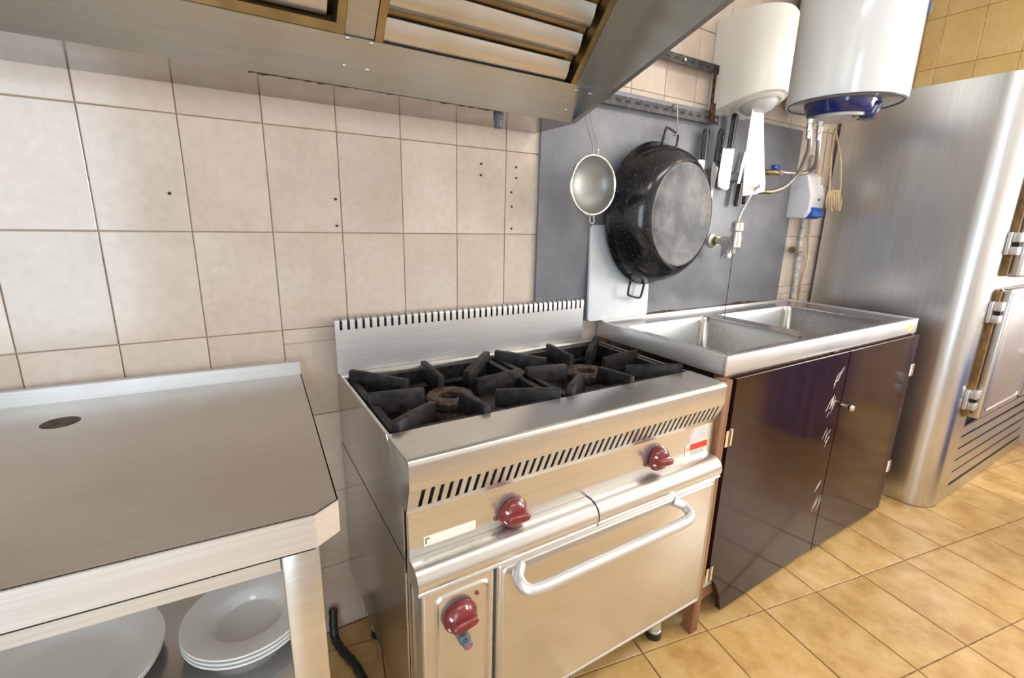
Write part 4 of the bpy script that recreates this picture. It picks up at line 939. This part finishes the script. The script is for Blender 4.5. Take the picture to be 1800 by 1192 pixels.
build('lever', MB().box(vp.x-0.018, vp.x+0.020, vp.y-0.010, vp.y+0.010, vp.z+0.014, vp.z+0.030).box(vp.x-0.004, vp.x+0.004, vp.y-0.004, vp.y+0.004, vp.z+0.006, vp.z+0.0145), 'blue', sv_, bevel=0.002)
build('wall_flange', MB().lathe([(0.0,-0.0005),(0.020,-0.0005),(0.020,-0.004),(0.011,-0.006),(0.011,-0.030)], (vp.x-0.036,-0.0122,vp.z), 'Y', 20), 'brass', sv_, smooth=True)
e_ = Vector(hA[-1])
o = thing('hose_elbow', 'brass elbow on the panel where the long hose ends', 'pipe fitting', e_)
build('elbow', MB().tube(smooth_path([e_+Vector((0.016,-0.003,0)), e_+Vector((-0.016,0.0,0)), e_+Vector((-0.032,0.014,0)), (e_.x-0.036,-0.0125,e_.z)],5), 0.011, 12), 'brass', o, smooth=True)
# --- soap dispenser
sx0, sx1, sz0, sz1 = 2.562, 2.685, 1.322, 1.528
sd = thing('soap_dispenser', 'white wall soap dispenser with blue push bar beside the refrigerator', 'soap dispenser', (2.62, -0.06, sz0))
build('housing', MB().prism([(-0.002,sz0),(-0.095,sz0),(-0.112,sz0+0.03),(-0.112,sz0+0.10),(-0.085,sz1-0.015),(-0.060,sz1),(-0.002,sz1)], 'X', sx0, sx1), 'white_plastic', sd, bevel=0.008, seg=3)
build('push_bar', MB().prism([(-0.088,sz0-0.004),(-0.122,sz0+0.008),(-0.122,sz0+0.045),(-0.108,sz0+0.052),(-0.080,sz0+0.040)], 'X', sx0+0.018, sx1-0.010), 'blue', sd, bevel=0.003)
build('lock', MB().lathe([(0.006,0.0),(0.006,-0.003),(0,-0.003)], (sx0+0.07,-0.112,sz0+0.085), 'Y', 12), 'grey_button', sd)
# --- painted pipe with brass stub
pp = thing('water_pipe', 'vertical grey painted pipe with brass stub in the corner beside the refrigerator', 'pipe', (2.72, -0.02, 0.60))
build('riser', MB().tube([(2.742,-0.016,0.60),(2.738,-0.016,0.92),(2.716,-0.016,1.19),(2.708,-0.016,1.62)], 0.0115, 14), 'pipe', pp, smooth=True)
build('tee', MB().tube([(2.722,-0.020,1.170),(2.672,-0.026,1.172)], 0.014, 14), 'pipe', pp, smooth=True)
build('brass_stub', MB().tube([(2.674,-0.026,1.172),(2.655,-0.03,1.172),(2.640,-0.032,1.172),(2.638,-0.032,1.172),(2.618,-0.034,1.172)], [0.010,0.012,0.012,0.016,0.016], 8), 'brass', pp)
build('clip', MB().tube([(2.806,-0.012,1.135),(2.806,-0.022,1.135)], 0.012, 14), 'white_plastic', pp, smooth=True)
# --- beige cables
cb = thing('electric_cable', 'beige cable hanging from the heater in a bundled loop', 'cable', (2.62, -0.14, 1.70))
K = -0.150
build('cable_strand', MB().tube(smooth_path([onY(1457,228,-0.17), onY(1452,262,K), onY(1447,300,K+0.03), onY(1444,325,-0.115)],8), 0.0042, 8), 'cable', cb, smooth=True)
build('cable_strand', MB().tube(smooth_path([onY(1467,228,-0.18), onY(1462,262,K), onY(1460,300,K), onY(1458,335,K), onY(1461,352,K)],8), 0.0042, 8), 'cable', cb, smooth=True)
build('cable_strand', MB().tube(smooth_path([onY(1468,228,-0.18), onY(1474,255,K), onY(1478,290,K), onY(1477,330,K), onY(1473,350,K)],8), 0.0042, 8), 'cable', cb, smooth=True)
for k in range(6):
    dx = (k-2.5)*3.4
    c0 = onY(1465+dx*0.9, 335, K-0.004*(k % 3)); c1 = onY(1460+dx*1.2+3, 352, K-0.012-0.003*(k % 2)); c2 = onY(1464+dx*1.3, 367+(k % 3)*2, K-0.004*(k % 3)); c3 = onY(1469+dx*1.1, 352, K+0.010)
    pts = []
    ring = [c0, c1, c2, c3]
    for q in range(4):
        a, b, c, d = ring[q-1], ring[q], ring[(q+1) % 4], ring[(q+2) % 4]
        for j in range(6):
            t_ = j/6; pts.append(0.5*((2*b)+(c-a)*t_+(2*a-5*b+4*c-d)*t_*t_+(3*b-a-3*c+d)*t_**3))
    build('cable_loop', MB().tube(pts, 0.0036, 8, closed=True), 'cable', cb, smooth=True)
build('cable_tie', MB().torus(onY(1466,338,K), 0.013, 0.003, 'Z', 16, 6), 'cable', cb, smooth=True)
o = build('wall_cable', MB().tube(smooth_path([(2.775,-0.010,1.60),(2.790,-0.010,1.30),(2.800,-0.022,1.13),(2.806,-0.010,1.0),(2.815,-0.010,0.86),(2.82,-0.012,0.62)],8), 0.0055, 8), 'cable', smooth=True)
tag(o, 'beige cable running down the tiles beside the grey pipe', 'cable')
# --- wall tap
tp0 = onY(1251, 427, -0.013); TX, TZ = tp0.x, 1.215
tap = thing('wall_tap', 'chrome wall tap with upright body over the sink', 'tap', (TX, -0.06, TZ))
build('flange', MB().lathe([(0.0,-0.0006),(0.030,-0.0006),(0.030,-0.005),(0.016,-0.014)], (TX,-0.0122,TZ), 'Y', 24), 'tap_metal', tap, smooth=True)
build('brass_nut', MB().tube([(TX,-0.018,TZ),(TX,-0.042,TZ)], 0.020, 6), 'brass', tap)
build('tap_body', MB().tube([(TX,-0.042,TZ),(TX,-0.060,TZ),(TX,-0.064,TZ),(TX,-0.085,TZ),(TX,-0.120,TZ)], [0.014,0.014,0.020,0.021,0.021], 20), 'tap_metal', tap, smooth=True)
build('upright', MB().tube([(TX,-0.122,TZ-0.026),(TX,-0.122,TZ-0.020),(TX,-0.122,TZ+0.016),(TX,-0.122,TZ+0.040),(TX,-0.122,TZ+0.046),(TX,-0.122,TZ+0.076),(TX,-0.122,TZ+0.084)], [0.016,0.023,0.023,0.019,0.025,0.024,0.016], 20), 'tap_metal', tap, smooth=True)
build('lever_block', MB().box(TX-0.017, TX+0.017, -0.106, -0.072, TZ-0.068, TZ-0.012), 'steel', tap, bevel=0.004)
build('lever', MB().tube([(TX-0.012,-0.090,TZ-0.055),(TX-0.045,-0.096,TZ-0.066)], 0.0028, 8), 'chrome', tap, smooth=True)
build('swan_spout', MB().tube(smooth_path([(TX,-0.122,TZ+0.080),(TX+0.008,-0.124,TZ+0.11),(TX+0.030,-0.135,TZ+0.165),(TX+0.040,-0.150,TZ+0.205),(TX+0.036,-0.165,TZ+0.222),(TX+0.030,-0.172,TZ+0.214)],6), 0.0045, 10), 'chrome', tap, smooth=True)
build('outlet', MB().tube([(TX,-0.118,TZ-0.022),(TX,-0.118,TZ-0.046)], [0.012,0.008], 12), 'tap_metal', tap, smooth=True)
o = build('hanging_cord', MB().tube(smooth_path([(TX,-0.118,TZ-0.047),(TX+0.002,-0.118,TZ-0.15),(TX-0.001,-0.120,TZ-0.30),(TX,-0.128,TZ-0.36)],5), 0.0016, 6), 'trunking', smooth=True)
tag(o, 'thin dark cord hanging from the tap into the sink', 'cord')

# ================================================================== blue crate on the floor, outside the view, mirrored in the cabinet door
cr = thing('plastic_crate', 'blue plastic crate on the floor in front of the refrigerator', 'crate', (3.42, -1.32, 0.0))
ca, cb_, cc_, cd, ch = 3.20, 3.64, -1.48, -1.16, 0.60
build('crate_wall', MB().box(ca, cb_, cc_, cc_+0.015, 0, ch), 'blue', cr, bevel=0.004)
build('crate_wall', MB().box(ca, cb_, cd-0.015, cd, 0, ch), 'blue', cr, bevel=0.004)
build('crate_wall', MB().box(ca, ca+0.015, cc_+0.015, cd-0.015, 0, ch), 'blue', cr, bevel=0.004)
build('crate_wall', MB().box(cb_-0.015, cb_, cc_+0.015, cd-0.015, 0, ch), 'blue', cr, bevel=0.004)
build('crate_bottom', MB().box(ca+0.015, cb_-0.015, cc_+0.015, cd-0.015, 0, 0.012), 'blue', cr)
build('crate_rim', MB().box(ca-0.012, cb_+0.012, cc_-0.012, cc_-0.0005, ch-0.03, ch).box(ca-0.012, cb_+0.012, cd+0.0005, cd+0.012, ch-0.03, ch), 'blue', cr)
